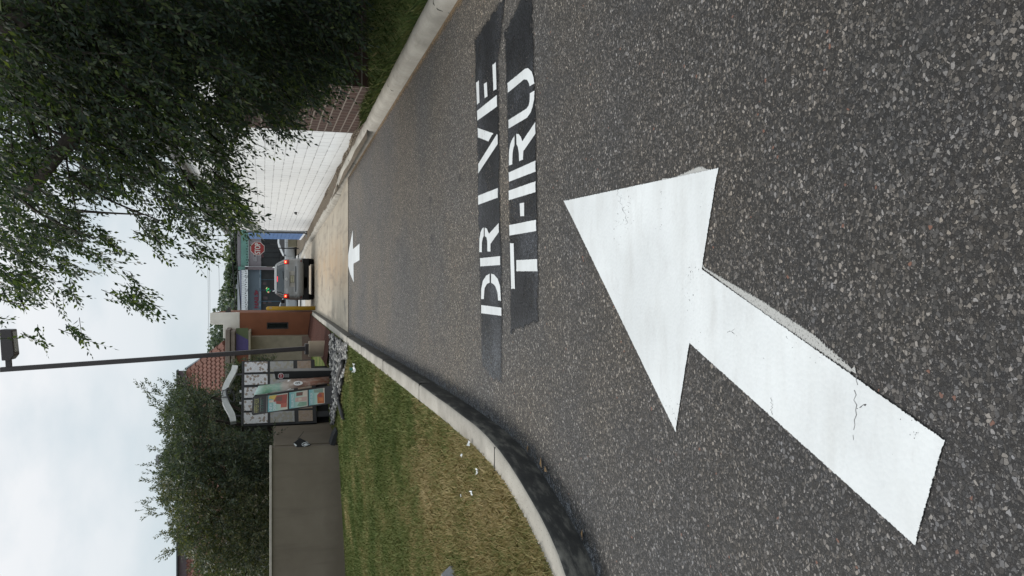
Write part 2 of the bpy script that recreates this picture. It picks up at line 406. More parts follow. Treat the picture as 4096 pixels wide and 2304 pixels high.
# ------------------------------------------------------------------ kerbs: a profile swept along the road edge
def smooth_path(P, step=.25):
    P = [Vector((p[0], p[1], 0)) for p in P]; out_ = []
    for i in range(len(P)-1):
        p0, p1, p2, p3 = P[max(i-1, 0)], P[i], P[i+1], P[min(i+2, len(P)-1)]
        k = max(2, int((p2-p1).length/step))
        for j in range(k):
            t = j/k
            out_.append(.5*((2*p1)+(p2-p0)*t+(2*p0-5*p1+4*p2-p3)*t*t+(3*p1-p0-3*p2+p3)*t**3))
    return out_ + [P[-1]]
def kerb(name, path, prof, side, face_idx, label, facemat):
    P = smooth_path(path); n = len(P); k = len(prof)
    V, F, MI = [], [], []
    for i, p in enumerate(P):
        t = (P[min(i+1, n-1)] - P[max(i-1, 0)]).normalized(); nr = Vector((-t.y, t.x, 0))*side
        for (o, h) in prof:
            wob = .004*noise.noise(Vector((p.x*3, p.y*1.7, h*9+o*5)))
            q = p + nr*(o+wob); V.append((q.x, q.y, gz(q.y)+h+(wob if h > .05 else 0)))
    for i in range(n-1):
        for j in range(k-1):
            a = i*k+j; f = (a, a+1, a+k+1, a+k); F.append(f if side < 0 else f[::-1]); MI.append(1 if j in face_idx else 0)
    F += [tuple(range(k)), tuple(range((n-1)*k+k-1, (n-1)*k-1, -1))]; MI += [0, 0]
    me = bpy.data.meshes.new(name); me.from_pydata(V, [], F); me.update()
    me.materials.append(M_KERB); me.materials.append(facemat)
    me.polygons.foreach_set('material_index', MI)
    me.polygons.foreach_set('use_smooth', [True]*len(F))
    o = link(name, me); struct(o, label, "kerb"); return o, P
LEFT = [(-9, 2.55), (-5, 2.62), (-2.9, 2.85), (-1.95, 3.18), (-1.58, 3.40), (-1.35, 3.62), (-1.22, 3.88), (-1.12, 4.2), (-1.02, 4.62), (-.955, 5.15), (-.925, 6.2), (-.92, 8.6), (-.94, 12), (-.96, 15), (-.97, 18), (-.96, 22), (-.97, 28), (-.98, 35.4)]
RIGHT = [(2.38, -4), (2.40, 2), (2.42, 6.7), (2.44, 10), (2.44, 14.5), (2.43, 18), (2.36, 19.6), (2.22, 21.9), (2.20, 25), (2.21, 30), (2.18, 36), (2.16, 42.6)]
RIGHT2 = [(2.22, 43.1), (2.15, 46), (2.02, 50), (1.85, 54)]
PL = [(0, -.05), (.0, .03), (.004, .132), (.012, .146), (.030, .152), (.155, .152), (.168, .142), (.170, -.05)]
PR = [(0, -.05), (.0, .03), (.010, .07), (.020, .105), (.040, .132), (.072, .148), (.115, .152), (.185, .148), (.205, .13), (.210, -.05)]
KL, KLP = kerb("kerb", LEFT, PL, 1, (0, 1, 2), "left kerb with pale top and black tar-stained face curving round the lawn", M_TAR)
KR, KRP = kerb("kerb", RIGHT, PR, -1, (), "right kerb with rounded worn beige top along the lane", M_KERB)
KR2, _ = kerb("kerb", RIGHT2, PR, -1, (), "short broken kerb length beyond the blue fence", M_KERB)
mb = MB()                                                     # expansion joints, thin dark fillets 2 mm proud
for (x, y) in ((-.995, 4.95), (-.92, 7.85), (-.935, 10.75), (-.955, 13.7), (-.965, 16.7)):
    mb.box((x-.085, y, gz(y)+.08), (.176, .012, .149))
for (x, y) in ((2.42, 7.1), (2.44, 10.25), (2.44, 13.3), (2.43, 16.4), (2.28, 20.6), (2.2, 24)):
    mb.prism([(x-.002, y, gz(y)), (x+.018, y, gz(y)+.108), (x+.07, y, gz(y)+.151), (x+.19, y, gz(y)+.151), (x+.19, y, gz(y))], (0, .011, 0))
struct(mb.build("kerb_joint", mat("joint_tar", (.03, .028, .025), .9)), "thin dark joints cut across the kerbs", "kerb")
# tar run-off along the foot of the left kerb
def ribbon(name, path, offs, dz, material, rims):
    P = smooth_path(path, .15); V, F, A = [], [], []; n = len(P); k = len(offs)
    for i, p in enumerate(P):
        t = (P[min(i+1, n-1)] - P[max(i-1, 0)]).normalized(); nr = Vector((t.y, -t.x, 0))
        for o, r_ in zip(offs, rims):
            q = p + nr*o; V.append((q.x, q.y, gz(q.y)+dz)); A.append(r_)
    for i in range(n-1):
        for j in range(k-1): a = i*k+j; F.append((a, a+1, a+k+1, a+k))
    me = bpy.data.meshes.new(name); me.from_pydata(V, [], F); me.update(); me.materials.append(material)
    at_ = me.attributes.new("rim", 'FLOAT', 'POINT'); at_.data.foreach_set('value', A)
    return link(name, me)
struct(ribbon("road_stain", LEFT[:15], (0.0, .03, .07, .13), .0035, M_BLACKOUT, (.8, .65, .40, 0.0)), "black tar stain along the foot of the left kerb", "road")
struct(ribbon("road_stain", [(2.42, 2), (2.43, 7), (2.44, 12), (2.44, 17.9)], (-.01, -.06, -.13), .0035, (lambda: (lambda n: n.fin((.20, .135, .075), .9, alpha=n.ramp(n.math('ADD', n.n("ShaderNodeAttribute", attribute_name="rim").outputs['Fac'], n.math('MULTIPLY', n.math('SUBTRACT', n.noise(14, 5), .5), 1.2)), [(.35, 0.), (.8, .75)])))(NT("clay_dust")))(), (1., .6, 0.)), "orange clay dust along the foot of the right kerb", "road")

# ------------------------------------------------------------------ lawns and beds
def lawn_l(x, y):
    b = gz(y)+.148
    d = max(0., -1.1-x)
    b += .035*min(1, d/1.5) + .012*noise.noise(Vector((x*.9, y*.9, 0))) * min(1, d*2)
    b -= .055*max(0, -x-3.4) * min(1, max(0, (y-8)/8))
    return b
def in_left(x, y):                         # inside the lawn, clear of the kerb
    if y < 2.9: return False
    for i in range(len(KLP)-1):
        if KLP[i].y <= y < KLP[i+1].y:
            t = (y-KLP[i].y)/max(1e-6, KLP[i+1].y-KLP[i].y); return x < KLP[i].x+(KLP[i+1].x-KLP[i].x)*t-.145
    return x < -1.15
V, F = [], []; ys = [2.72+.12*i for i in range(30)] + [6.3+.5*i for i in range(66)]
def left_edge(y):
    for i in range(len(KLP)-1):
        if KLP[i].y <= y < KLP[i+1].y:
            t = (y-KLP[i].y)/max(1e-6, KLP[i+1].y-KLP[i].y); tan = (KLP[i+1]-KLP[i]).normalized()
            return KLP[i].x+(KLP[i+1].x-KLP[i].x)*t - .16/max(.3, abs(tan.y))
    return -1.13
NX = 24
for y in ys:
    e = left_edge(y)
    for i in range(NX+1):
        x = e - (i/NX)**1.5*14; V.append((x, y, lawn_l(x, y)-.004))
for j in range(len(ys)-1):
    for i in range(NX):
        a = j*(NX+1)+i; F.append((a, a+NX+1, a+NX+2, a+1))
M_LAWN = m_soil("lawn_soil", [(.3, (.050, .075, .018)), (.5, (.095, .125, .032)), (.7, (.17, .16, .065))], .9)
mb = MB(); mb.v, mb.f = V, F; struct(mb.build("lawn", M_LAWN, smooth=True), "left lawn rising behind the kerb, patchy green and straw", "lawn")
M_MULCH = m_soil("red_mulch", [(.3, (.045, .018, .014)), (.6, (.085, .036, .026)), (.8, (.13, .06, .04))], 5)
struct(sheet("mulch_bed", -1.14, -2.05, 22.0, 38, 0, M_MULCH, 12, 24, lambda x, y: lawn_l(x, y)+.02+.12*min(1, max(0, (-1.14-x)/1.2))), "dark red mulch bed between the kerb and the restaurant", "mulch bed")
def lawn_r(x, y): return gz(y)+.14+.05*min(1, max(0, x-2.6))+.02*noise.noise(Vector((x*1.1, y*1.1, 4)))
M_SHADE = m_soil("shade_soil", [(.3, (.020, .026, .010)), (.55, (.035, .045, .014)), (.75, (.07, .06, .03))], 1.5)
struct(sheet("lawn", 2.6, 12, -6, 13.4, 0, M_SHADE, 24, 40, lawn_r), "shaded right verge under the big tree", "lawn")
M_GRAV = m_soil("gravel_soil", [(.3, (.10, .08, .06)), (.55, (.18, .15, .115)), (.8, (.27, .23, .18))], 14)
def bed_r(x, y): return gz(y)+.13+.06*noise.noise(Vector((x*2, y*.7, 2)))*min(1, (x-2.4)*3 if x > 2.4 else 0)
struct(sheet("gravel_bed", 2.34, 2.9, 13.0, 19.6, 0, M_GRAV, 4, 30, bed_r), "brown gravel strip at the foot of the white wall", "gravel bed")
struct(sheet("gravel_bed", 2.30, 2.95, 19.6, 62, 0, M_GRAV, 4, 60, lambda x, y: max(bed_r(x, y), gz(y)+.15)), "brown gravel strip running on to the stop sign", "gravel bed")
struct(sheet("island", 2.95, 9, 42, 62, .15, M_GRAV, 4, 20), "raised brown island behind the stop sign", "traffic island")

# blades of grass: many small leaves in one stuff object
def blades(name, pts, hf, material, hmin, hmax, wd, label):
    n = len(pts); pts = np.array(pts); z = np.array([hf(x, y) for x, y in pts])
    a = nrs.rand(n)*2*np.pi; h = hmin+(hmax-hmin)*nrs.rand(n)**1.5; ln = nrs.rand(n)*1.1+.15; b = nrs.rand(n)*2*np.pi
    base = np.stack([pts[:, 0], pts[:, 1], z-.004], 1)
    side = np.stack([np.cos(a), np.sin(a), np.zeros(n)], 1)*wd[:, None] if isinstance(wd, np.ndarray) else np.stack([np.cos(a), np.sin(a), np.zeros(n)], 1)*wd
    bend = np.stack([np.cos(b), np.sin(b), np.zeros(n)], 1)*(h*ln)[:, None]
    mid = base+bend*.35+np.array([0, 0, 1])*(h*.62)[:, None]; tip = base+bend+np.array([0, 0, 1])*(h*.95)[:, None]
    V = np.stack([base-side, base+side, mid+side*.7, tip, mid-side*.7], 1).reshape(-1, 3)
    F = (np.arange(n)[:, None]*5+np.array([[0, 1, 2, 3, 4]]))
    return tag(mesh_np(name, V, F, material), label, "grass", kind='stuff')
pts = []
while len(pts) < 150000:
    y = 3.0+16.5*rnd.random()**1.9; x = -1.08-(.2+y*.42)*rnd.random()
    if in_left(x, y) and not (y > 18.6 and x < -3.4): pts.append((x, y))
for _ in range(14000): pts.append((-1.9-2.9*rnd.random(), 19.0+5.5*rnd.random()))
pts = [p for p in pts if not (p[0] < -3.55 and p[1] > 18.7)]
wd = np.array([.0011+.00042*p[1] for p in pts])
blades("grass", pts, lawn_l, m_grass(True), .018, .05, wd, "short patchy green and straw grass on the left lawn")
pts = []
while len(pts) < 40000:
    y = 5.5+7.6*rnd.random(); x = 2.62+4.5*rnd.random()**1.6
    if x < 1.1+y*.42: pts.append((x, y))
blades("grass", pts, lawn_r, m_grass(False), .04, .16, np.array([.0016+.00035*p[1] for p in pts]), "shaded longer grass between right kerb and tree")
# pebbles and river rock
def stones(name, spots, hf, smin, smax, material, label, cat):
    oct_ = np.array([(1, 0, 0), (.6, .75, .1), (-.3, .95, 0), (-1, .1, 0), (-.55, -.8, .1), (.45, -.85, 0), (0, .1, .75), (0, 0, -.7)], float)
    tr = np.array([(i, (i+1) % 6, 6) for i in range(6)]+[((i+1) % 6, i, 7) for i in range(6)])
    V, F = [], []
    for k, (x, y) in enumerate(spots):
        s_ = smin+(smax-smin)*rnd.random()**1.8; an = rnd.random()*6.28; c, s2 = math.cos(an), math.sin(an)
        P = oct_*np.array([s_, s_*(.55+.4*rnd.random()), s_*(.45+.35*rnd.random())])*(1+.25*(nrs.rand(8, 1)-.5))
        P = np.stack([P[:, 0]*c-P[:, 1]*s2, P[:, 0]*s2+P[:, 1]*c, P[:, 2]], 1)+np.array([x, y, hf(x, y)+s_*.25])
        V.append(P); F.append(tr+8*k)
    o = mesh_np(name, np.concatenate(V), np.concatenate(F), material); return tag(o, label, cat, kind='stuff')
sp = [(2.66+.17*rnd.random()-.02*(y > 20)-(.18 if y > 20 else 0)*rnd.random(), y) for y in (13.2+24*rnd.random()**1.4 for _ in range(5200))]
stones("gravel", sp, lambda x, y: bed_r(x, y), .008, .026, m_stones("pebble", [(0, (.07, .052, .038)), (.4, (.16, .125, .09)), (.8, (.27, .22, .165)), (1, (.42, .37, .3))]), "loose brown pebbles between right kerb and white wall", "gravel")
def rock_h(x, y): return lawn_l(x, y)+.02+.05*max(0, 1-abs(y-19.4)/2.2)
sp = []
while len(sp) < 1500:
    px_, py_ = 1310+80*rnd.random(), 1338+355*rnd.random()
    t_ = (py_-1338)/355
    lo = 1316+14*t_; hi = 1385-28*max(0, t_-.25)/.75*1.4 if t_ > .05 else 1372
    if lo < px_ < hi and in_left(*gnd(px_, py_, .2)[:2]): g = gnd(px_, py_, .2); sp.append((g.x, g.y))
stones("river_rock", sp, rock_h, .025, .085, m_stones("river_stone", [(0, (.03, .032, .036)), (.3, (.11, .11, .11)), (.6, (.26, .25, .235)), (.9, (.42, .41, .385)), (1, (.6, .58, .55))]), "rounded grey and white rocks at the foot of the black boards", "rocks")

# ------------------------------------------------------------------ painted road markings
def flat(P, dz): return [gnd(a, b, dz) for a, b in P]
def zoomed(P, ox, oy, k): return [(ox+a*k, oy+b*k) for a, b in P]
def fan_clean(mb, P, dz, depth=0.0):
    Q = flat(P, dz); mb.poly(Q)
def tri_poly(mb, Q):
    from mathutils.geometry import tessellate_polygon
    b = mb.pts(Q); mb.f += [tuple(b+i for i in t)[::-1] for t in tessellate_polygon([Q])]
def rim_geo(P, dz, n_in, inset):
    """filled polygon with an inner ring, so that its rim can fray"""
    Q = flat(P, dz); c = sum(Q, Vector())/len(Q); n = len(Q)
    V, A, F = [], [], []
    den = []
    for i in range(n):
        for k in range(n_in): t = k/n_in; den.append(Q[i].lerp(Q[(i+1) % n], t))
    N = len(den)
    def inward(i):
        t = (den[(i+1) % N]-den[i-1]).normalized(); nr = Vector((-t.y, t.x, 0))
        return nr
    area = sum(Q[i].x*Q[(i+1) % n].y-Q[(i+1) % n].x*Q[i].y for i in range(n)); sg = 1 if area > 0 else -1
    V = [tuple(q) for q in den]+[tuple(q+inward(i)*sg*inset) for i, q in enumerate(den)]
    A = [0.0]*N+[1.0]*N
    F = [(i, (i+1) % N, N+(i+1) % N, N+i) for i in range(N)]
    from mathutils.geometry import tessellate_polygon
    F += [tuple(N+j for j in t) for t in tessellate_polygon([[Vector(v) for v in V[N:]]])]
    return V, F, A
def rim_patch(name, Ps, dz, n_in, material, inset, parent=None):
    V, F, A = [], [], []; o = wloc(parent) if parent is not None else Vector()
    for P in (Ps if isinstance(Ps[0], list) else [Ps]):
        v, f, a = rim_geo(P, dz, n_in, inset); b = len(V)
        V += [tuple(Vector(q)-o) for q in v]; F += [tuple(b+i for i in t) for t in f]; A += a
    me = bpy.data.meshes.new(name); me.from_pydata(V, [], F); me.update(); me.materials.append(material)
    a_ = me.attributes.new("rim", 'FLOAT', 'POINT'); a_.data.foreach_set('value', A)
    return link(name, me, parent)
tag(rim_patch("painted_arrow", [(2253, 802), (2874, 668), (2808, 1074), (3781, 1758), (3660, 2187), (2758, 1376), (2702, 1731)], .004, 12, M_WHITE, .009), "large white painted arrow filling the near asphalt", "road marking", "white arrows painted on the lane")
ARROW = bpy.data.objects['painted_arrow']
rr_ = random.Random(5)
for (pa, pb, wd_) in (((3430, 1500), (3412, 1780), 2.0), ((2470, 760), (2505, 900), .8), ((3080, 1590), (3090, 1660), 1.0)):
    P = [(pa[0]+(pb[0]-pa[0])*k/14+rr_.gauss(0, 4), pa[1]+(pb[1]-pa[1])*k/14) for k in range(15)]
    mb = MB(); A_ = [gnd(a-wd_*rr_.uniform(.3, 1), b, .0046) for a, b in P]; B_ = [gnd(a+wd_*rr_.uniform(.3, 1), b, .0046) for a, b in P]
    for k in range(14):
        if rr_.random() > .12: mb.poly([A_[k], B_[k], B_[k+1], A_[k+1]])
    mb.build('crack', mat('crack_dark', (.16, .16, .16), .9), ARROW)
tag(rim_patch("painted_arrow", [(1388, 1046), (1399, 980), (1411, 919), (1412, 995), (1438, 973), (1438, 1042), (1414, 1056), (1415, 1131), (1401, 1098)], .006, 4, M_WHITE, .02), "small distant white painted arrow where the asphalt meets the concrete", "road marking", "white arrows painted on the lane")
tag(rim_patch("blackout_patch", [(1894, 149), (2004, -20), (2030, -60), (1999, 254), (2003, 773), (2012, 1100), (2012, 1540), (1977, 1540), (1924, 1479), (1914, 1104), (1903, 552)], .0030, 6, M_BLACKOUT, .075), "black paint band behind the word DRIVE", "road marking", "black paint bands under the lettering")
tag(rim_patch("blackout_patch", [(2014, 121), (2090, -20), (2133, -20), (2139, 221), (2147, 497), (2158, 1104), (2154, 1302), (2062, 1330), (2040, 1340), (2032, 773), (2024, 441)], .0030, 6, M_BLACKOUT, .05), "black paint band behind the word THRU", "road marking", "black paint bands under the lettering")
tag(rim_patch("overspray", [(2640, 726), (2800, 655), (2845, 672), (2860, 690), (2700, 725)], .0022, 6, M_SPRAY, .012), "grey paint overspray beside the head of the large arrow", "road marking", "grey overspray beside the large arrow")
tag(rim_patch("overspray", [(2800, 1050), (3060, 1200), (3260, 1330), (3430, 1480), (3400, 1500), (3050, 1260), (2815, 1085)], .0022, 6, M_SPRAY, .012), "grey paint overspray beside the shaft of the large arrow", "road marking", "grey overspray beside the large arrow")
z4 = lambda P: zoomed(P, 1700, 0, .4831); z5 = lambda P: zoomed(P, 1850, 600, .72464)
D1 = {'DRIVE': [
  [z5([(103,853),(215,868),(215,918),(103,903)]), z5([(102,825),(103,765),(112,720),(130,692),(150,680),(150,735),(135,742),(122,765),(118,825)]), z5([(158,680),(175,685),(195,710),(208,750),(213,835),(196,833),(193,790),(182,757),(170,742),(157,735)])],
  [z5([(96,595),(208,583),(208,637),(98,645)]), z5([(92,565),(93,490),(100,450),(108,432),(118,425),(118,475),(112,490),(108,510),(107,567)]), z5([(122,425),(135,432),(146,460),(200,400),(201,455),(155,520),(155,563),(137,562),(136,505),(132,485),(122,478)])],
  [z5([(86,250),(195,207),(195,265),(86,305)])],
  [z4([(440,1355),(595,1107),(602,1115),(602,1195),(440,1440)]), z4([(435,1055),(565,1100),(525,1175),(437,1140)])],
  [z4([(430,915),(595,782),(597,885),(433,1002)]), z4([(422,683),(447,662),(452,850),(430,870)]), z4([(486,692),(513,675),(518,800),(493,817)]), z4([(557,537),(587,510),(593,740),(566,755)])]],
 'THRU': [
  [z5([(261,513),(283,513),(290,768),(268,768)]), z5([(297,605),(412,599),(414,672),(297,672)])],
  [z5([(257,412),(406,382),(407,450),(259,475)]), z5([(315,292),(341,288),(341,368),(318,368)]), z5([(254,222),(403,170),(403,235),(255,280)])],
  [z5([(254,122),(403,55),(403,122),(256,178)]), z4([(693,1375),(694,1260),(705,1190),(722,1150),(742,1117),(742,1200),(733,1230),(726,1270),(723,1365)]), z4([(755,1105),(775,1105),(795,1130),(806,1165),(913,1005),(915,1110),(815,1255),(812,1325),(778,1338),(776,1270),(768,1220),(756,1195)])],
  [z4([(682,685),(830,563),(855,560),(885,590),(900,640),(907,695),(866,718),(858,690),(845,665),(822,660),(685,772)]), z4([(690,990),(840,895),(857,870),(865,835),(868,768),(907,745),(905,820),(890,890),(875,935),(845,978),(692,1068)])]]}
for word, letters in D1.items():
    base = gnd(letters[0][0][0][0], letters[0][0][0][1]); base.z = gz(base.y)
    t = thing("painted_word", f"white stencilled word {word} painted on the black band", "road marking", base, "white stencilled words on the lane")
    for pieces in letters:
        rim_patch("letter", [list(q) for q in pieces], .0065, 4, M_WHITE, .009, t)
# ------------------------------------------------------------------ neighbouring building on the right (white block wall, brick end)
M_WBLOCK = m_block("white_block", ((.74, .76, .77), (.70, .725, .74)), (.20, .20, .20), 'y', gap=.011, stain=(.42, .40, .36))
M_BRICKY = m_block("brown_brick_side", ((.065, .035, .027), (.050, .030, .024)), (.20, .17, .145), 'y', .23, .135, .012)
M_BRICKX = m_block("brown_brick_front", ((.060, .033, .026), (.048, .029, .023)), (.13, .115, .10), 'x', .23, .135, .012)
WX = 2.80
nb = thing("neighbour_building", "long white block building with a brown brick end behind the big tree", "building", (WX, 15.1, gz(15.1)))
MB().prism([(WX, 15.1, -.9), (WX, 41.6, -.9), (WX, 41.6, 3.15), (WX, 15.1, 3.15)], (8, 0, 0)).build("block_wall", M_WBLOCK, nb)
MB().prism([(WX+.004, 11.6, -.6), (WX+.004, 15.098, -.6), (WX+.004, 15.098, 2.02), (WX+.004, 11.6, 2.02)], (.25, 0, 0)).build("brick_wall", M_BRICKY, nb)
MB().box((WX+4.1, 11.73, .8), (7.68, .25, 2.6)).build("brick_wall", M_BRICKX, nb)
M_SIDING = mat("white_siding", (.72, .74, .75), .6, .05)
mb = MB()
for k in range(9): mb.box((WX+.1, 13.35, 2.10+.13*k), (.22-.012*(k % 2), 3.45, .128))
mb.build("siding", M_SIDING, nb)
M_DARKM = mat("dark_metal", (.028, .027, .030), .45, .08, metal=.0, spec=.5)
MB().prism([(WX-.30, 11.5, 1.93), (WX+.02, 11.5, 2.10), (WX+.02, 11.5, 1.90), (WX-.28, 11.5, 1.86)], (0, 3.5, 0)).build("canopy", M_DARKM, nb)
MB().box((WX+4.2, 11.3, 2.55), (8.4, .5, .12)).build("fascia", M_SIDING, nb, bevel=.01)
MB().box((WX+4, 28, 3.22), (8.3, 30.6, .14)).build("roof", mat("grey_roof", (.16, .16, .165), .8), nb)
MB().box((WX-.03, 31.4, at(1184, 820, 31).z), (.06, .10, .10)).cyl((WX-.10, 31.4, at(1184, 820, 31).z-.02), (WX, 31.4, at(1184, 820, 31).z-.02), .03, 8).build("wall_tap", M_DARKM, nb)
# blue plank fence past the wall
bf = thing("plank_fence", "bright blue plank fence with white trim at the far end of the white wall", "fence", (2.75, 41.8, gz(42)))
M_BLUE = mat("blue_paint", (.050, .125, .30), .55, .12, 3); M_TRIM = mat("white_trim", (.62, .65, .69), .6, .06)
zt, zb_ = 2.2, gz(43)+.28
nrow = 13; rh = (zt-zb_)/nrow
mb = MB()
for k in range(nrow):
    mb.prism([(2.77, 42.1, zb_+rh*k+.012), (2.77, 48.6, zb_+rh*k+.012+.0), (2.77, 48.6, zb_+rh*(k+1)), (2.77, 42.1, zb_+rh*(k+1))], (.04, 0, 0))
mb.build("plank", M_BLUE, bf)
MB().prism([(2.80, 42.1, zb_), (2.80, 48.6, zb_), (2.80, 48.6, zt), (2.80, 42.1, zt)], (.02, 0, 0)).build("backing", mat("pale_blue", (.25, .36, .50), .6, .05), bf)
MB().box((2.78, 41.95, (zt+zb_)/2), (.09, .28, zt-zb_+.1)).box((2.78, 45.3, zb_-.04), (.075, 6.6, .09)).build("trim", M_TRIM, bf)
MB().tube([(2.70, 41.72, zt), (2.70, 41.72, zb_+.02), (2.66, 41.8, zb_-.10), (2.55, 42.1, gz(42)+.16)], .035, 8).build("downpipe", mat("dark_pipe", (.06, .065, .07), .5), bf)

# ------------------------------------------------------------------ restaurant on the left
YB = 36.0
def wz(px, Y=YB): return at(px, 1152, Y).z
def wx(py, Y=YB, px=1056): return at(px, py, Y).x
rs = thing("restaurant", "low taco restaurant with orange tower, cream parapet and red tile roof", "building", (wx(1347), YB, gz(YB)))
M_BEIGE = mat("beige_stucco", (.23, .205, .155), .9, .10, 3, .25, 140); M_TAUPE = mat("taupe_trim", (.185, .155, .135), .85, .08, 3, .15, 140)
M_ORANGE = mat("orange_stucco", (.225, .088, .046), .85, .08, 2, .2, 140); M_CREAM = mat("cream_stucco", (.66, .64, .58), .85, .06, 2, .1, 140)
M_BROWNW = mat("brown_stucco", (.15, .105, .085), .9, .10, 3, .2, 140)
xr, zg = wx(1347), gz(YB)-.3
YO = YB+1.1
xo_r, xo_l = at(1056, 1250, YO).x, at(1056, 1330, YO).x
MB().box(((xr-16)/2+xr/2, YB+3, (zg+wz(905))/2), (abs(-16)-0, 6, wz(905)-zg)).build("wall", M_BEIGE, rs) if False else MB().prism([(xr, YB, zg), (xr-16, YB, zg), (xr-16, YB, wz(905)), (xr, YB, wz(905))], (0, 6, 0)).build("wall", M_BEIGE, rs)
MB().prism([(xr-.002, YB-.012, zg), (xr-16, YB-.012, zg), (xr-16, YB-.012, wz(1208)), (xr-.002, YB-.012, wz(1208))], (0, .02, 0)).build("plinth", M_BROWNW, rs)
mb = MB()                                                   # orange tower with window recess
zo = at(959, 1250, YO).z
wl, wr_, wzt, wzb = at(1056, 1317, YO).x, at(1056, 1290, YO).x, at(1067, 1300, YO).z, at(1154, 1300, YO).z
xo_l2 = xr-.3
for (a, b, c, d) in ((xo_l2, wl, zg, zo), (wr_, xo_r, zg, zo), (wl, wr_, zg, wzb), (wl, wr_, wzt, zo)):
    mb.box(((a+b)/2, YO+.15, (c+d)/2), (b-a, .3, d-c))
mb.box(((xo_l2+xo_r)/2, YO+2.3, (zg+zo)/2+.02), (xo_r-xo_l2-.004, 3.98, zo-zg+.05))
mb.build("tower", M_ORANGE, rs)
wf = MB()
for (a, b, c, d) in ((wl, wl+.05, wzb, wzt), (wr_-.05, wr_, wzb, wzt), (wl+.05, wr_-.05, wzb, wzb+.05), (wl+.05, wr_-.05, wzt-.05, wzt)):
    wf.box(((a+b)/2, YO+.06, (c+d)/2), (b-a, .05, d-c))
wfo = wf.build("window", M_DARKM, rs)
M_GLASS = mat("dark_glass", (.012, .018, .018), .08, 0, spec=.6)
MB().box(((wl+wr_)/2, YO+.10, (wzb+wzt)/2), (wr_-wl-.1, .02, wzt-wzb-.1)).build("pane", M_GLASS, wfo)
zc0, zc1 = zo, at(840, 1250, YO).z
xc = at(1056, 1296, YO).x; zst = at(893, 1300, YO).z
prof = [(xo_r+.004, zc0), (xo_r+.004, zc1-.02), (xo_r-.03, zc1), (xc+.06, zc1), (xc, zc1-.08), (xc, zst), (xr-.1, zst), (xr-.1, zc0)]
MB().prism([(x, YO-.03, z) for x, z in prof], (0, .5, 0)).build("parapet", M_CREAM, rs, bevel=.02)
MB().prism([(xo_r+.002, YO+.47, zo+.04), (xo_r+.002, YO+4.2, zo+.04), (xo_r+.002, YO+4.2, zc1-.75), (xo_r+.002, YO+.47, zc1-.03)], (-.3, 0, 0)).build("parapet", M_ORANGE, rs)
# cornice tiers, coloured sign band, sill
xl = xr-4.2
for nm, z0, z1, out_, mt in (("cornice", 905, 924, .42, M_TAUPE), ("cornice", 925, 943, .34, M_TAUPE), ("sill", 995, 1005, .34, M_BEIGE)):
    MB().box(((xr+xl)/2+out_*.42, YB+2-.55, (wz(z0)+wz(z1))/2), (xr-xl+out_*.85, 4.0+out_*2, wz(z0)-wz(z1)-.012)).build(nm, mt, rs, bevel=.015)
zb0, zb1 = wz(994.5), wz(943.5); yb_ = YB-.62
xbr = xr+.24
MB().box(((xbr+xl)/2, YB+1.5, (zb0+zb1)/2), (xbr-xl, 4.2, zb1-zb0-.004)).build("sign_band", M_TAUPE, rs)
def bandpoly(P, mt, nm):
    MB().poly([at(px, py, yb_) for px, py in P]).build(nm, mt, rs)
bandpoly([(944.5, 1312), (993.5, 1312), (993.5, 1359), (944.5, 1333)], mat("band_green", (.085, .11, .055), .7, .06), "sign_panel")
bandpoly([(944.5, 1333), (993.5, 1359), (993.5, 1403), (944.5, 1403)], mat("band_purple", (.075, .060, .175), .7, .06), "sign_panel")
bandpoly([(944.5, 1403), (993.5, 1403), (993.5, 1470), (944.5, 1455)], mat("band_rust", (.17, .055, .030), .7, .06), "sign_panel")
# wall spot lamp on the tower's side
q = at(913, 1240, YO+.8)
MB().prism([(xo_r, YO+.5, q.z+.14), (xo_r, YO+1.2, q.z+.14), (xo_r, YO+1.2, q.z-.10), (xo_r, YO+.5, q.z-.10)], (.02, 0, 0)).prism([(xo_r+.02, YO+.55, q.z+.12), (xo_r+.24, YO+.55, q.z-.02), (xo_r+.22, YO+.55, q.z-.10), (xo_r+.02, YO+.55, q.z-.10)], (0, .6, 0)).build("wall_lamp", mat("lamp_bronze", (.05, .05, .048), .5), rs)
# clay tile roof: barrel tiles in lapped rows, hip ridge, parapet cap
zE, zR = wz(904), at(752, 1500, YB+2.6).z
xh0, xh1 = at(880, 1372, YB).x, at(735, 1490, YB+2.6).x
LXT = xr-17
def roof_pt(u, v):                        # v along slope, u along eave measured from the hip
    return Vector((0, YB-.15+2.75*v, zE+(zR-zE)*v))
M_TILE = (lambda n: n.fin(n.mix(n.ramp(n.noise(9, 5), [(.4, 0.), (.7, .5)]), n.ramp(n.noise(3.1, 3), [(.3, (.115, .050, .038)), (.6, (.165, .074, .055)), (.8, (.20, .108, .082))]), (.11, .07, .055)), .8, spec=.2))(NT("clay_tile"))
V, F = [], []; rows, tw = 9, .17; sub = 6; ncol = int(17/tw)
for r_ in range(rows):
    v0, v1 = r_/rows, (r_+1)/rows+.03
    for c_ in range(ncol):
        b = len(V)
        for vv, lift in ((v0, .055), (v1, .0)):
            p = roof_pt(0, min(1.02, vv)); hip = xh0+(xh1-xh0)*min(1, vv)
            for s_ in range(sub+1):
                a = s_/sub; x = hip-.02-(c_+a)*tw; x = max(x, LXT)
                V.append((x, p.y-lift*.4, p.z+lift+.055*math.sin(a*math.pi)))
        for s_ in range(sub): F.append((b+s_, b+sub+1+s_, b+sub+2+s_, b+s_+1))
        p0 = roof_pt(0, v0); b2 = len(V)
        V += [(V[b+s_][0], V[b+s_][1]+.004, p0.z-.01) for s_ in range(sub+1)]
        for s_ in range(sub): F.append((b+s_, b+s_+1, b2+s_+1, b2+s_))
mb = MB(); mb.v, mb.f = V, F; roof = mb.build("roof", M_TILE, rs)
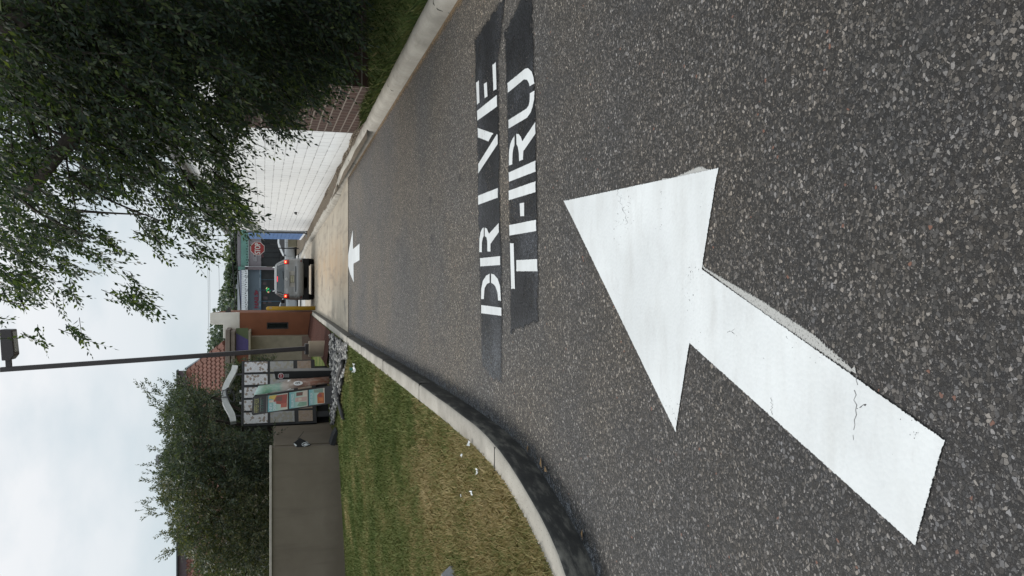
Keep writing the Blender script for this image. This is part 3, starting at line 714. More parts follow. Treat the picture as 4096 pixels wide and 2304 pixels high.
mb = MB(); nt_ = 7
for k in range(nt_):
    a, b_ = k/nt_, (k+1)/nt_+.03
    A_ = Vector((xh0+(xh1-xh0)*a, roof_pt(0, a).y, roof_pt(0, a).z+.03)); B_ = Vector((xh0+(xh1-xh0)*b_, roof_pt(0, b_).y, roof_pt(0, b_).z+.02))
    mb.cyl(A_, B_, .13, 12, .10)
mb.build("ridge_tile", M_TILE, roof, smooth=False)
mb = MB()
for a in (0, 1): pass
A_ = Vector((xh0+.06, YB+.2, zE-.05)); B_ = Vector((xh1+.1, YB+2.75, zR+.16))
mb.prism([A_, B_, B_+Vector((0, 0, -.3)), A_+Vector((0, 0, -.25))], (.05, .4, 0)); mb.build("flashing", mat("grey_flashing", (.17, .19, .21), .5), roof)
ztop = at(714, 1500, YB+2.9).z
MB().prism([(xh1+.05, YB+2.7, zR-.4), (LXT, YB+2.7, zR-.4), (LXT, YB+2.7, ztop), (xh1+.05, YB+2.7, ztop)], (0, .25, 0)).build("upper_parapet", mat("mauve_stucco", (.13, .105, .115), .85, .06), rs)
MB().box(((xh1+LXT)/2+.05, YB+2.78, ztop+.03), (xh1-LXT+.1, .5, .06)).build("coping", mat("dark_coping", (.045, .055, .065), .5), rs)
ww = MB().box((at(1056, 2250, YB).x, YB-.03, at(1060, 2250, YB).z+.1), (.5, .1, .9)).build("window", M_DARKM, rs)
MB().box((at(1056, 2250, YB).x, YB-.085, at(1060, 2250, YB).z+.1), (.4, .02, .8)).build("pane", M_GLASS, ww)
# small roof vent behind the hedge
tag(MB().box((at(640, 1838, YB+5).x, YB+5, at(645, 1838, YB+5).z-.7), (.28, .28, 1.5)).box((at(640, 1838, YB+5).x, YB+5, at(640, 1838, YB+5).z+.1), (.4, .4, .12)).build("roof_vent", mat("vent_metal", (.30, .31, .33), .5)), "grey metal vent pipe above the restaurant roof behind the hedge", "vent")

# ------------------------------------------------------------------ beige enclosure wall by the lawn
YW = 19.0
ew = thing("enclosure_wall", "low beige stucco enclosure wall at the back of the left lawn", "wall", at(1349, 1794, YW))
a_, b_ = at(1079, 1794, YW), at(1079, 2304, YW); x0, x1 = a_.x, b_.x-3.2
n = NT("beige_wall_stucco")
c = n.ramp(n.noise(1.1, 6, .6), [(.3, (.155, .132, .104)), (.55, (.182, .156, .124)), (.75, (.205, .178, .144))])
c = n.mix(n.ramp(n.noise(3.2, 5, .65, vec=n.map((2.2, 2.2, .22))), [(.52, 0.), (.72, .45)]), c, (.115, .098, .078))
z_ = n.sep(n.pos)[2]; c = n.mix(n.ramp(n.math('ADD', z_, n.math('MULTIPLY', n.noise(4, 4), .35)), [(.0, .55), (.35, 0.)]), c, (.105, .088, .066))
n.bump(n.noise(120, 6), .35, .01); M_WALL = n.fin(c, .92, spec=.2)
MB().prism([(x0, YW, -1), (x1, YW, -1), (x1, YW, a_.z-.05), (x0, YW, a_.z-.05)], (0, .22, 0)).build("wall_panel", M_WALL, ew)
MB().prism([(x0+.02, YW+.22, -1), (x0+.02, YW+4.6, -1), (x0+.02, YW+4.6, a_.z-.10), (x0+.02, YW+.22, a_.z-.10)], (-.2, 0, 0)).build("wall_panel", M_WALL, ew)
MB().prism([(x0+.22, YW+4.62, -1), (x0+1.15, YW+4.62, -1), (x0+1.15, YW+4.62, a_.z-.02), (x0+.22, YW+4.62, a_.z-.02)], (0, .2, 0)).build("wall_panel", M_WALL, ew)
MB().box(((x0+x1)/2, YW+.11, a_.z-.022), (x0-x1+.05, .30, .05)).build("coping", mat("pale_coping", (.40, .37, .33), .8, .08), ew, bevel=.008)
# black pennant cloth with white emblem hung on the wall end
Yp = YW-.06
pn = thing("pennant", "black cloth pennant with white emblem hanging at the wall end", "pennant", at(1180, 1770, Yp))
M_CLOTH = mat("black_cloth", (.012, .013, .015), .8, .1)
k7 = lambda P, Y: [at(1050+x*.138, 1620+y*.138, Y) for x, y in P]
MB().prism(k7([(895, 1110), (1080, 960), (1270, 1050), (1415, 1165), (1330, 1200), (1000, 1225)], Yp), (0, .03, 0)).build("cloth", M_CLOTH, pn)
MB().prism(k7([(895, 1120), (930, 1115), (1000, 1165), (965, 1205)], Yp-.012), (0, .008, 0)).build("tag", M_TRIM, pn)
mb = MB(); mb.tube([p for p in k7([(1145, 1130), (1180, 1100), (1290, 1070), (1365, 1140), (1220, 1190), (1150, 1170), (1145, 1130)], Yp-.012)], .007, 6)
mb.prism(k7([(1180, 1150), (1260, 1110), (1330, 1130), (1230, 1170)], Yp-.014), (0, .006, 0)); mb.build("emblem", M_TRIM, pn)
MB().tube(k7([(1020, 985), (1110, 880), (1200, 765)], Yp+.1), .006, 5).build("cord", M_CLOTH, pn)

# ------------------------------------------------------------------ pole lamp on its pedestal
YP = 24.0
b0 = at(1311, 1394, YP); pw = .225
pl = thing("pole_lamp", "tall bronze parking lot lamp leaning slightly on a beige concrete pedestal", "street lamp", b0)
zp = at(1234, 1394, YP).z
MB().cyl((b0.x, YP, b0.z-.3), (b0.x, YP, zp), pw, 32).build("pedestal", mat("pedestal_concrete", (.33, .275, .21), .85, .08, 3), pl, smooth=False, bevel=.015)
M_BRONZE = mat("bronze_paint", (.040, .034, .036), .45, .06, 4, spec=.5)
p0 = Vector((b0.x+.02, YP, zp)); p1 = at(12, 1478, YP+.1)
ax = (p1-p0).normalized(); xa = Vector((1, 0, 0)); xa = (xa-ax*xa.dot(ax)).normalized(); ya = ax.cross(xa)
RM = Matrix((xa, ya, ax)).transposed()
MB().box((p0+p1)/2+ax*.06, (.125, .125, (p1-p0).length), RM).build("pole", M_BRONZE, pl, bevel=.012)
MB().box((b0.x, YP, zp+.05), (.30, .30, .10)).build("base_cover", M_BRONZE, pl, bevel=.01)
arm_c = p1-ax*.14
MB().box(arm_c+xa*.14, (.20, .10, .13), RM).build("arm", M_BRONZE, pl)
hd = MB(); hc = arm_c+xa*.24
def hp(s_, t_, h_): return hc+xa*s_+ya*t_+ax*h_
hd.prism([hp(0, 0, .10), hp(0, 0, -.10), hp(.12, 0, -.20), hp(.78, 0, -.17), hp(.80, 0, .11)], ya*.46)
ho = hd.build("lamp_head", M_BRONZE, pl, bevel=.02)
for v_ in ho.data.vertices: v_.co -= ya*.23
MB().prism([hp(.20, -.17, -.203), hp(.72, -.17, -.180), hp(.72, .17, -.180), hp(.20, .17, -.203)], ax*.01).build("lens", mat("lamp_lens", (.20, .22, .21), .2, 0), ho)

# ------------------------------------------------------------------ menu board
A0, A1 = at(1250, 1692, 21.9), at(1250, 1437, 22.95)
A0.z = A1.z = 0
sx_ = (A1-A0).normalized(); W_ = (A1-A0).length; nn = Vector((sx_.y, -sx_.x, 0))
zt_ = at(964, 1690, 21.9).z; zb2 = at(1268, 1690, 21.9).z; Hh = zt_-zb2
mbd = thing("menu_board", "wide black drive-through menu board with five columns of panels", "menu board", (A0.lerp(A1, .5).x, A0.lerp(A1, .5).y, lawn_l(-3.2, 22)))
RB = Matrix((sx_, -nn, Vector((0, 0, 1)))).transposed()
def bp(s_, t_, d_=0): return A0+sx_*(s_*W_)+nn*d_+Vector((0, 0, zb2+t_*Hh))
M_FRAME = mat("board_frame", (.030, .032, .037), .5, .08, 5)
MB().box(bp(.5, .5, -.17), (W_, .33, Hh), RB).build("cabinet", M_FRAME, mbd, bevel=.012)
for s_ in (.15, .85): MB().box(Vector(bp(s_, 0, -.17))*1.0-Vector((0, 0, .42)), (.16, .2, .84), RB).build("leg", M_FRAME, mbd)
mb = MB().box(bp(.5, -.16, -.25), (W_*.9, .06, Hh*.30), RB); mb.build("skirt", mat("board_skirt", (.012, .012, .013), .8), mbd)
def m_menu(name, base, c1, c2, sc, pic):
    n = NT(name)
    x, y, z = n.sep(n.pos); cb = n.n("ShaderNodeCombineXYZ"); n.put(cb.inputs[0], x); n.put(cb.inputs[1], z)
    v = n.vor(sc, vec=cb.outputs[0]); v.voronoi_dimensions = '2D'; r_ = n.sep(v.outputs['Color'])
    wob = n.noise(sc*1.3, 3, .6, vec=cb.outputs[0])
    blob = n.math('MULTIPLY', n.math('LESS_THAN', n.math('ADD', v.outputs['Distance'], n.math('MULTIPLY', n.math('SUBTRACT', wob, .5), 1.6)), pic), n.math('GREATER_THAN', r_[0], .25))
    c = n.mix(blob, base, n.mix(n.noise(40, 3), c1, c2))
    ln = n.math('GREATER_THAN', n.math('SINE', n.math('MULTIPLY', z, 210.0)), .35)
    ln = n.math('MULTIPLY', n.math('MULTIPLY', ln, n.math('GREATER_THAN', n.noise(22, 2), .47)), n.math('SUBTRACT', 1.0, blob))
    c = n.mix(n.math('MULTIPLY', ln, .35), c, (.22, .22, .24))
    return n.fin(c, .35, spec=.4)
MM = [m_menu("menu_white", (.68, .69, .72), (.36, .30, .25), (.26, .22, .20), 11, .34), m_menu("menu_grey", (.36, .365, .37), (.42, .39, .33), (.22, .23, .20), 10, .50), m_menu("menu_brown", (.34, .27, .22), (.46, .36, .27), (.17, .12, .09), 11, .55)]
cols = [(.030, .193), (.222, .383), (.417, .575), (.617, .775), (.812, .975)]
for (s0, s1) in cols:
    for (t0, t1, mi) in ((.655, .965, 0), (.300, .620, 1), (.055, .245, 2)):
        MB().prism([bp(s0, t0, .004), bp(s1, t0, .004), bp(s1, t1, .004), bp(s0, t1, .004)], nn*.012).build("menu_panel", MM[mi], mbd)
for s_ in (.37, .55): MB().box(bp(s_, 1.012, -.1), (.05, .04, .06), RB).build("bracket", M_TRIM, mbd)
# wavy silver crest over the board
cl = [(941, 1466), (935, 1488), (921, 1514), (906, 1543), (898.5, 1570), (898, 1592), (904, 1615), (917, 1640), (929, 1664), (933, 1690)]
def on_board(px, py, d_):                 # meet the plane of the board, d_ in front of it
    d = ray(px, py); o = Vector((0, 0, EYE)); p = A0+nn*d_
    t = (p-o).dot(nn)/d.dot(nn); return o+d*t
C_ = smooth_path([(on_board(a, b, -.05)-A0).dot(sx_) and ((on_board(a, b, -.05)-A0).dot(sx_), on_board(a, b, -.05).z) for a, b in cl], .05)
up_, lo_ = [], []
for i, p in enumerate(C_):
    t = (C_[min(i+1, len(C_)-1)]-C_[max(i-1, 0)]).normalized(); nr = Vector((-t.y, t.x, 0))
    if nr.y < 0: nr = -nr
    up_.append(p+nr*.072); lo_.append(p-nr*.072)
M_SILV = mat("silver_paint", (.74, .77, .78), .35, .04, spec=.6)
def b3(p, d_): return Vector((A0.x, A0.y, 0))+sx_*p.x+nn*d_+Vector((0, 0, p.y))
ma = MB(); n_ = len(C_)
for d_ in (.02, -.16): ma.pts([b3(p, d_) for p in up_]+[b3(p, d_) for p in lo_])
for i in range(n_-1):
    ma.f += [(i, i+1, n_+i+1, n_+i), (2*n_+i+1, 2*n_+i, 3*n_+i, 3*n_+i+1), (i+1, i, 2*n_+i, 2*n_+i+1), (n_+i, n_+i+1, 3*n_+i+1, 3*n_+i)]
ma.f += [(0, n_, 3*n_, 2*n_), (n_-1, 3*n_-1, 4*n_-1, 2*n_-1)]
ma.build("crest", M_SILV, mbd)
cc = on_board(912, 1574, .06)
mb = MB(); mb.tube([cc+sx_*(.20*math.cos(a)*1.0-.05)+Vector((0, 0, .085*math.sin(a)-.06+.05*math.cos(a)))+nn*.05*math.sin(a) for a in [k*2*math.pi/28 for k in range(29)]], .020, 6)
mb.tube([cc+sx_*.12+Vector((0, 0, .02)), cc+sx_*.09+Vector((0, 0, .12)), cc+sx_*(-.10)+Vector((0, 0, .16)), cc+sx_*(-.10)+Vector((0, 0, -.02))], .014, 6)
mb.tube([cc+sx_*(.07*math.cos(a)+.04)+Vector((0, 0, .05*math.sin(a)-.02)) for a in [k*2*math.pi/20 for k in range(21)]], .018, 6)
mb.build("wire_ring", mat("dark_wire", (.05, .055, .06), .5), mbd, smooth=True)
for s_ in (.18, .82): MB().box(bp(s_, 1.06, -.1), (.04, .05, .28), RB).build("crest_stay", M_FRAME, mbd)

# ------------------------------------------------------------------ preview board (black, three posters, wrapped picture edge)
YV = 19.6
z4p = lambda x, y: (900+x*.2622, 1380+y*.2622)
def vp(x, y, Y): a, b = z4p(x, y); return at(a, b, Y)
TL, TR, BL, BR = vp(405, 1078, YV+.28), vp(418, 788, YV+.22), vp(1662, 892, YV-.05), vp(1652, 628, YV-.10)
pv = thing("preview_board", "leaning black preview board with three bright drink posters", "menu board", (BL+BR)/2)
def vq(s_, t_, d_=0):
    p = BL.lerp(BR, s_).lerp(TL.lerp(TR, s_), t_); return p+nv*d_
nv = (BR-BL).cross(TL-BL).normalized()
if nv.y > 0: nv = -nv
M_BLACKB = mat("black_board", (.036, .035, .037), .5, .06, 5)
MB().prism([vq(0, 0), vq(1, 0), vq(1, .985), vq(.93, 1), vq(.07, 1), vq(0, .985)], -nv*.14).build("panel", M_BLACKB, pv, bevel=.012)
PC = lambda nm, c: mat(nm, c, .45, .05, 12)
pst = [((.715, .800), None)]
def poster(t0, t1, s0, s1, shapes, words):
    P = MB().poly([vq(s0, t0, .010), vq(s1, t0, .010), vq(s1, t1, .010), vq(s0, t1, .010)])
    P = MB().prism([vq(s0, t0, .002), vq(s1, t0, .002), vq(s1, t1, .002), vq(s0, t1, .002)], nv*.008)
    n = NT("poster_sky"); z = n.sep(n.pos)[2]
    c = n.ramp(n.math('MULTIPLY', n.math('SUBTRACT', z, vq(.5, t0).z), 1/(vq(.5, t1).z-vq(.5, t0).z)), [(.1, (.55, .50, .42)), (.55, (.34, .50, .44)), (1, (.12, .34, .37))])
    po = P.build("poster", n.fin(c, .4), pv)
    def lv(a, b, d_): return vq(s0+(s1-s0)*a, t0+(t1-t0)*b, d_)
    for k, (pts_, col_) in enumerate(shapes):
        MB().poly([lv(a, b, .0125+.0008*k) for a, b in pts_]).build("picture", PC("poster_%d" % (hash(col_) % 99999), col_), po)
    mb = MB()
    for (wd_, a, b, h_, w_) in words:
        lettering(mb, wd_, lv(a, b, 0), vq(1, .5)-vq(0, .5), vq(.5, 1)-vq(.5, 0), h_*(vq(.5, t1)-vq(.5, t0)).length, w_*(vq(s1, .5)-vq(s0, .5)).length, .018)
    mb.build("lettering", M_WHITEP, po); return po
M_WHITEP = mat("poster_white", (.72, .74, .76), .5, 0)
RED, YEL, BRN, PNK, GRN, ORG, CRM = (.30, .07, .055), (.52, .38, .10), (.16, .075, .06), (.48, .33, .29), (.20, .32, .24), (.42, .12, .04), (.55, .46, .38)
poster(.565, .805, .07, .95, [([(.30, .05), (.95, .02), (.95, .62), (.62, .72), (.42, .55)], RED), ([(.58, .30), (.85, .28), (.85, .58), (.60, .60)], BRN), ([(.70, .68), (.98, .55), (.98, .92), (.82, .98)], YEL), ([(.15, .05), (.40, .03), (.42, .35), (.16, .34)], (.40, .11, .08)), ([(.56, .72), (.70, .72), (.70, .95), (.56, .95)], CRM)], [("NEW", .30, .86, .15, .45), ("DRINKS", .32, .66, .15, .52)])
poster(.320, .545, .08, .97, [([(.36, .05), (.62, .04), (.62, .68), (.36, .68)], PNK), ([(.72, .28), (.94, .26), (.94, .62), (.72, .62)], BRN), ([(.74, .06), (.94, .05), (.94, .24), (.74, .24)], CRM), ([(.05, .05), (.30, .05), (.32, .45), (.12, .58), (.05, .40)], GRN), ([(.42, .33), (.56, .33), (.56, .50), (.42, .50)], CRM)], [("REGULAR FREEZES", .48, .83, .13, .80)])
poster(.110, .305, .10, .97, [([(.02, .04), (.70, .04), (.78, .30), (.60, .48), (.05, .46)], ORG), ([(.45, .18), (.70, .20), (.66, .44), (.46, .42)], RED), ([(.72, .10), (.98, .08), (.98, .70), (.78, .66)], (.20, .27, .22)), ([(.18, .10), (.40, .12), (.38, .36), (.2, .34)], (.50, .17, .06))], [("LOADED GRILLERS", .44, .84, .14, .72)])
mb = MB(); lettering(mb, "HAPPIER HOUR", vq(.50, .945), TR-TL, TL-BL, .105, vq(1, .9).x*0+(TR-TL).length*.74, .004)
hl = mb.build("lettering", mat("board_yellow", (.36, .35, .14), .5, 0), pv)
mb = MB(); lettering(mb, "2-5 PM", vq(.45, .880), TR-TL, TL-BL, .075, (TR-TL).length*.62, .004)
mb.build("lettering", mat("board_teal", (.05, .13, .10), .5, 0), pv)
mb = MB()
for t_ in (.985, .912): mb.prism([vq(.14, t_-.02, .001), vq(.90, t_-.02, .001), vq(.90, t_-.014, .001), vq(.14, t_-.014, .001)], nv*.003)
mb.prism([vq(.06, .815, .001), vq(.95, .815, .001), vq(.95, .823, .001), vq(.06, .823, .001)], nv*.004)
mb.build("rule", mat("board_rule", (.20, .20, .19), .5, 0), pv)
# the wrapped edge: a curved picture of a bottle folded back from the right side
wr = [(455, 780, 760), (520, 640, 755), (620, 625, 740), (830, 600, 700), (960, 545, 690), (1000, 535, 672), (1250, 525, 630), (1590, 500, 590)]
def wy(k): return .32 if k == 0 else .55
V, F = [], []
ma = MB()
for (x, yo, yi) in wr: ma.pts([vp(x, yi, YV+.08), vp(x, (yi+yo)/2, YV+.22), vp(x, yo, YV+.45)])
for i in range(len(wr)-1):
    for k in (0, 1): q_ = i*3+k; ma.f.append((q_, q_+1, q_+4, q_+3))
n = NT("bottle_picture"); z = n.sep(n.pos)[2]; z0_, z1_ = vp(1590, 550, YV).z, vp(455, 770, YV).z
c = n.ramp(n.math('MULTIPLY', n.math('SUBTRACT', z, z0_), 1/(z1_-z0_)), [(0, (.24, .095, .055)), (.22, (.27, .125, .085)), (.42, (.21, .125, .10)), (.52, (.30, .24, .20)), (.62, (.40, .36, .33)), (.68, (.22, .38, .32)), (.86, (.10, .27, .16)), (1, (.40, .55, .52))])
c = n.mix(n.ramp(n.noise(11, 4), [(.45, 0.), (.65, .35)]), c, (.55, .52, .48))
wrap = ma.build("picture_wrap", n.fin(c, .45), pv, smooth=True)
sd = wrap.modifiers.new("solid", 'SOLIDIFY'); sd.thickness = .03
dc = vp(1115, 595, YV+.10); d1, d2 = (vp(1115, 525, YV+.38)-vp(1115, 640, YV+.1)).normalized(), Vector((0, 0, 1)); dn = d1.cross(d2)
if dn.y > 0: dn = -dn
MB().prism([dc+dn*.02+d1*(.088*math.cos(a))+d2*(.105*math.sin(a)) for a in [k*2*math.pi/24 for k in range(24)]], dn*.006).build("emblem", M_WHITEP, wrap)
mb = MB()
for (o1, o2) in (((-.04, .04), (.03, .03)), ((-.05, 0), (.04, -.01)), ((-.03, -.04), (.05, -.04))):
    mb.tube([dc+dn*.03+d1*o1[0]+d2*o1[1], dc+dn*.03+d1*0+d2*(o1[1]+.02), dc+dn*.03+d1*o2[0]+d2*o2[1]], .006, 5)
mb.build("emblem_mark", M_CLOTH, wrap)
MB().prism([vp(955, 690, YV+.06), vp(955, 540, YV+.40), vp(1003, 535, YV+.40), vp(1003, 672, YV+.06)], dn*.012).build("picture_band", M_WHITEP, wrap)
MB().prism([vp(1640, 892, YV-.02), vp(1640, 640, YV-.06), vp(1720, 600, YV-.02), vp(1720, 860, YV+.02)], (0, .3, 0)).build("foot", M_BLACKB, pv)

# ------------------------------------------------------------------ order post
YO2 = 20.2
op = thing("order_post", "narrow black order post with a small red stop octagon", "order post", vp(1640, 440, YO2))
q0, q1, q2, q3 = vp(1650, 505, YO2), vp(1650, 395, YO2), vp(748, 408, YO2), vp(772, 528, YO2)
MB().prism([q0, q1, q2, q3], (.03, .30, 0)).build("post", mat("post_black", (.010, .0105, .012), .55, .05), op, bevel=.006)
MB().prism([q1+Vector((.004, .01, 0)), q2+Vector((.004, .01, 0)), q2+Vector((.038, .29, 0)), q1+Vector((.038, .29, 0))], (.008, -.002, 0)).build("side_trim", mat("post_grey", (.14, .145, .15), .5), op)
oc = at(1124, 1504, YO2-.012)
def octa(r_, dy): return [oc+Vector((r_*math.cos(R(22.5+45*k)), dy, r_*math.sin(R(22.5+45*k)))) for k in range(8)]
oo = MB().prism(octa(.072, 0), (0, .010, 0)).build("octagon", M_WHITEP, op)
MB().prism(octa(.061, -.004), (0, .003, 0)).build("red_face", mat("sign_red", (.26, .025, .035), .5, 0), oo)
mb = MB(); lettering(mb, "STOP", oc+Vector((0, -.005, 0)), (1, 0, 0), (0, 0, 1), .034, .095, .001); mb.build("lettering", M_WHITEP, oo)
mb = MB()
for k, px in enumerate((1140, 1144.5, 1149, 1154)):
    c_ = at(px, 1502, YO2-.006)
    for j in range(5): mb.box(c_+Vector((-.038+.0175*j-.004*k % 3*.001, 0, 0)), (.012, .004, .019))
mb.build("text_line", mat("post_text", (.30, .31, .32), .6, 0), op)
# black edging hoses by the rocks
def lay(P, dz): return [gnd(a, b, dz) for a, b in P]
tag(MB().tube(lay([(1372, 1447), (1366, 1470), (1357, 1500), (1352, 1530), (1352, 1560), (1356, 1590)], .24), .055, 8).build("edging_strip", mat("black_plastic", (.010, .010, .011), .5), smooth=True), "black curved edging strip under the order post", "edging")
tag(MB().tube(lay([(1369, 1520), (1362, 1545), (1356, 1575), (1357, 1605), (1362, 1635), (1374, 1670)], .22), .05, 8).build("edging_strip", mat("black_plastic", (.010, .010, .011), .5), smooth=True), "black curved edging strip lying on grass below the preview board", "edging")
# added black slab, fills in the dark gap behind the crest of the lawn
tag(MB().prism([at(1352, 1726, 18.7), at(1340, 1783, 18.7), at(1322, 1781, 18.7), at(1333, 1745, 18.7), at(1347, 1720, 18.7)], (0, .5, 0)).build("dark_gap_slab", M_CLOTH), "low black slab added for the dark gap between lawn crest and enclosure wall", "dark gap")

# ------------------------------------------------------------------ bollard
bb = at(1262, 1232.5, 35.7)
bo = thing("bollard", "tall yellow safety bollard at the corner of the orange tower", "bollard", bb)
hb = at(1064, 1232.5, 35.7).z
M_YEL = mat("bollard_yellow", (.40, .235, .018), .5, .08, 3)
MB().tube([(bb.x, bb.y, bb.z-.1), (bb.x, bb.y, hb-.10), (bb.x, bb.y, hb-.045), (bb.x, bb.y, hb-.012), (bb.x, bb.y, hb)], [.085, .085, .07, .04, .005], 20).build("post", M_YEL, bo, smooth=True)
MB().box((bb.x+.02, bb.y-.084, hb-.18), (.07, .012, .09)).build("sticker", mat("sticker", (.35, .25, .16), .6), bo)
# ------------------------------------------------------------------ vehicles: a loft of rounded plan outlines
class Body:
    """levels: (z, y_rear, y_front, half_width); local axes x right, y forward, rear bumper at y=0"""
    def __init__(s, levels, e=.34): s.L = levels; s.n = 2/e; s.e = e
    def lv(s, z):
        L_ = s.L
        if z <= L_[0][0]: return L_[0][1:]
        for a, b in zip(L_, L_[1:]):
            if a[0] <= z <= b[0]:
                t = (z-a[0])/(b[0]-a[0]); return tuple(a[k]+(b[k]-a[k])*t for k in (1, 2, 3))
        return L_[-1][1:]
    def rear(s, x, z, d=0):
        yr, yf, w_ = s.lv(z); c, h = (yr+yf)/2, (yf-yr)/2
        return Vector((x, c-h*max(0, 1-min(1, abs(x/w_))**s.n)**(1/s.n)-d, z))
    def front(s, x, z, d=0):
        p = s.rear(x, z); yr, yf, w_ = s.lv(z); return Vector((x, yr+yf-p.y+d, z))
    def side(s, y, z, sg, d=0):
        yr, yf, w_ = s.lv(z); c, h = (yr+yf)/2, (yf-yr)/2
        return Vector((sg*(w_*max(0, 1-min(1, abs((y-c)/h))**s.n)**(1/s.n)+d), y, z))
    def shell(s, N=44):
        mb = MB(); rings = []
        zs = []
        for a, b in zip(s.L, s.L[1:]):
            zs += [a[0], (a[0]+b[0])/2]
        zs.append(s.L[-1][0])
        for z in zs:
            yr, yf, w_ = s.lv(z); c, h = (yr+yf)/2, (yf-yr)/2
            P = []
            for k in range(N):
                a = 2*math.pi*k/N; ca, sa = math.cos(a), math.sin(a)
                P.append((w_*math.copysign(abs(ca)**s.e, ca), c+h*math.copysign(abs(sa)**s.e, sa), z))
            rings.append(mb.pts(P))
        for a, b in zip(rings, rings[1:]):
            for k in range(N): mb.f.append((a+k, a+(k+1) % N, b+(k+1) % N, b+k))
        mb.f += [tuple(range(rings[0]+N-1, rings[0]-1, -1)), tuple(range(rings[-1], rings[-1]+N))]
        return mb
    def patch(s, fn, a0, a1, z0, z1, nu=10, nv=5, tilt=0):
        return MB().grid(lambda u, v: fn(a0+(a1-a0)*u*(1-0)+tilt*v*(.5-u), z0+(z1-z0)*v), nu, nv)
M_TYRE = mat("tyre_rubber", (.012, .012, .013), .9, .1); M_RIM = mat("wheel_rim", (.38, .39, .40), .35, .03, metal=.6)
M_UNDER = mat("underbody_black", (.010, .010, .011), .9, .1); M_BLKTRIM = mat("black_trim", (.014, .014, .016), .5, .05)
M_CGLASS = mat("car_glass", (.016, .021, .025), .07, 0, spec=.6)
def wheels(root, ys, hw, r_=.34, wd_=.22):
    for y in ys:
        for sg in (-1, 1):
            x0_, x1_ = sg*(hw-wd_), sg*hw
            t = MB().tube([(x0_, y, r_), (x0_+sg*.03, y, r_), (x1_-sg*.03, y, r_), (x1_, y, r_)], [r_*.90, r_, r_, r_*.90], 28).build("wheel", M_TYRE, root, local=True, smooth=False)
            mb = MB().tube([(x1_-sg*.01, y, r_), (x1_+sg*.006, y, r_)], [r_*.60, r_*.58], 24)
            for k in range(5):
                a = k*1.2566; mb.box((x1_+sg*.008, y+math.cos(a)*r_*.34, r_+math.sin(a)*r_*.34), (.012, r_*.16, r_*.46), Matrix.Rotation(a-math.pi/2, 3, 'X'))
            mb.build("rim", M_RIM, t, local=True)
# silver SUV waiting in the lane
suv = thing("sport_utility_vehicle", "silver sport utility vehicle seen from behind with its brake lights glowing", "car", (wx((1032+1200)/2, 36.4, 1200), 36.4, gz(36.6)))
M_SILVERCAR = mat("silver_beige_paint", (.235, .24, .24), .30, .03, 2, metal=.25, spec=.5)
B = Body([(.46, .10, 4.48, .86), (.52, .03, 4.56, .90), (.62, 0, 4.6, .915), (.74, .01, 4.58, .918), (.785, .05, 4.54, .915), (.82, .075, 4.48, .91), (1.0, .09, 4.28, .905), (1.10, .105, 3.75, .895), (1.20, .12, 3.35, .88), (1.27, .15, 3.22, .86), (1.385, .26, 2.92, .80), (1.50, .38, 2.62, .735), (1.58, .48, 2.42, .675), (1.62, .58, 2.25, .62), (1.645, .80, 2.05, .52), (1.655, 1.1, 1.8, .36)], .30)
B.shell().build("body", M_SILVERCAR, suv, smooth=True, local=True)
G = B.patch(lambda x, z: B.rear(x*(1-.16*(z-1.27)/.35), z, .006), -.74, .74, 1.272, 1.565, 14, 6)
gl = G.build("rear_window", M_CGLASS, suv, local=True, smooth=True)
MB().grid(lambda u, v: B.rear(-.115+.23*u, 1.533+.042*v, .016), 4, 1).build("high_brake_light", mat("brake_glow", (.5, .01, .02), .4, 0, emit=(1.0, .03, .06), es=1.1), suv, local=True)
MB().grid(lambda u, v: B.rear(-.60+1.2*u, 1.565+.05*v, .03+.03*v), 6, 1).build("spoiler", M_SILVERCAR, suv, local=True)
MB().tube([B.rear(-.02, 1.30, .015), B.rear(.10, 1.315, .02), B.rear(.34, 1.33, .02)], .010, 5).build("wiper", M_BLKTRIM, suv, local=True)
for sg in (-1, 1):
    MB().grid(lambda u, v: B.side(.75+2.35*u-(.12*u)*v, 1.245+.31*v, sg, .006), 10, 4).build("side_window", M_CGLASS, suv, local=True, smooth=True)
    lt = MB().grid(lambda u, v: B.rear(sg*(.63+.215*u), 1.075+.20*v-.02*u*(1-v), .010), 6, 4).build("tail_light", mat("tail_red", (.28, .02, .02), .25, 0), suv, local=True, smooth=True)
    MB().grid(lambda u, v: B.rear(sg*(.670+.125*u), 1.165+.105*v, .018), 6, 4).build("lit_bulb", mat("bulb_glow", (.8, .03, .02), .4, 0, emit=(1.0, .035, .02), es=1.7), lt, local=True)
    MB().grid(lambda u, v: B.rear(sg*(.705+.050*u), 1.190+.050*v, .024), 4, 4).build("lit_core", mat("bulb_core", (1, .5, .3), .4, 0, emit=(1.0, .42, .16), es=2.2), lt, local=True)
    MB().grid(lambda u, v: B.rear(sg*(.40+.225*u), 1.10+.10*v+.02*u, .009), 6, 3).build("reverse_light", mat("clear_lens", (.34, .35, .37), .2, 0), suv, local=True, smooth=True)
    MB().grid(lambda u, v: B.rear(sg*(.735+.085*u), .545+.055*v, .009), 4, 2).build("reflector", mat("reflector_red", (.13, .02, .018), .3, 0), suv, local=True)
    MB().box((sg*1.00, 2.95, 1.27), (.17, .09, .17)).box((sg*.90, 2.97, 1.22), (.12, .06, .05)).build("mirror", M_BLKTRIM, suv, local=True, bevel=.02)
    MB().tube([(sg*.50, .72, 1.64), (sg*.52, .80, 1.70), (sg*.53, 2.1, 1.71), (sg*.53, 2.2, 1.64)], .020, 6).build("roof_rail", M_SILV, suv, local=True)
mb = MB().grid(lambda u, v: B.rear(-.55+1.1*u, .775+.040*v, .006), 10, 1); mb.build("bumper_gap", M_BLKTRIM, suv, local=True)
MB().grid(lambda u, v: B.rear(-.34+.68*u, .845+.215*v, .004), 8, 2).build("plate_recess", mat("recess_paint", (.30, .29, .265), .35, .03), suv, local=True)
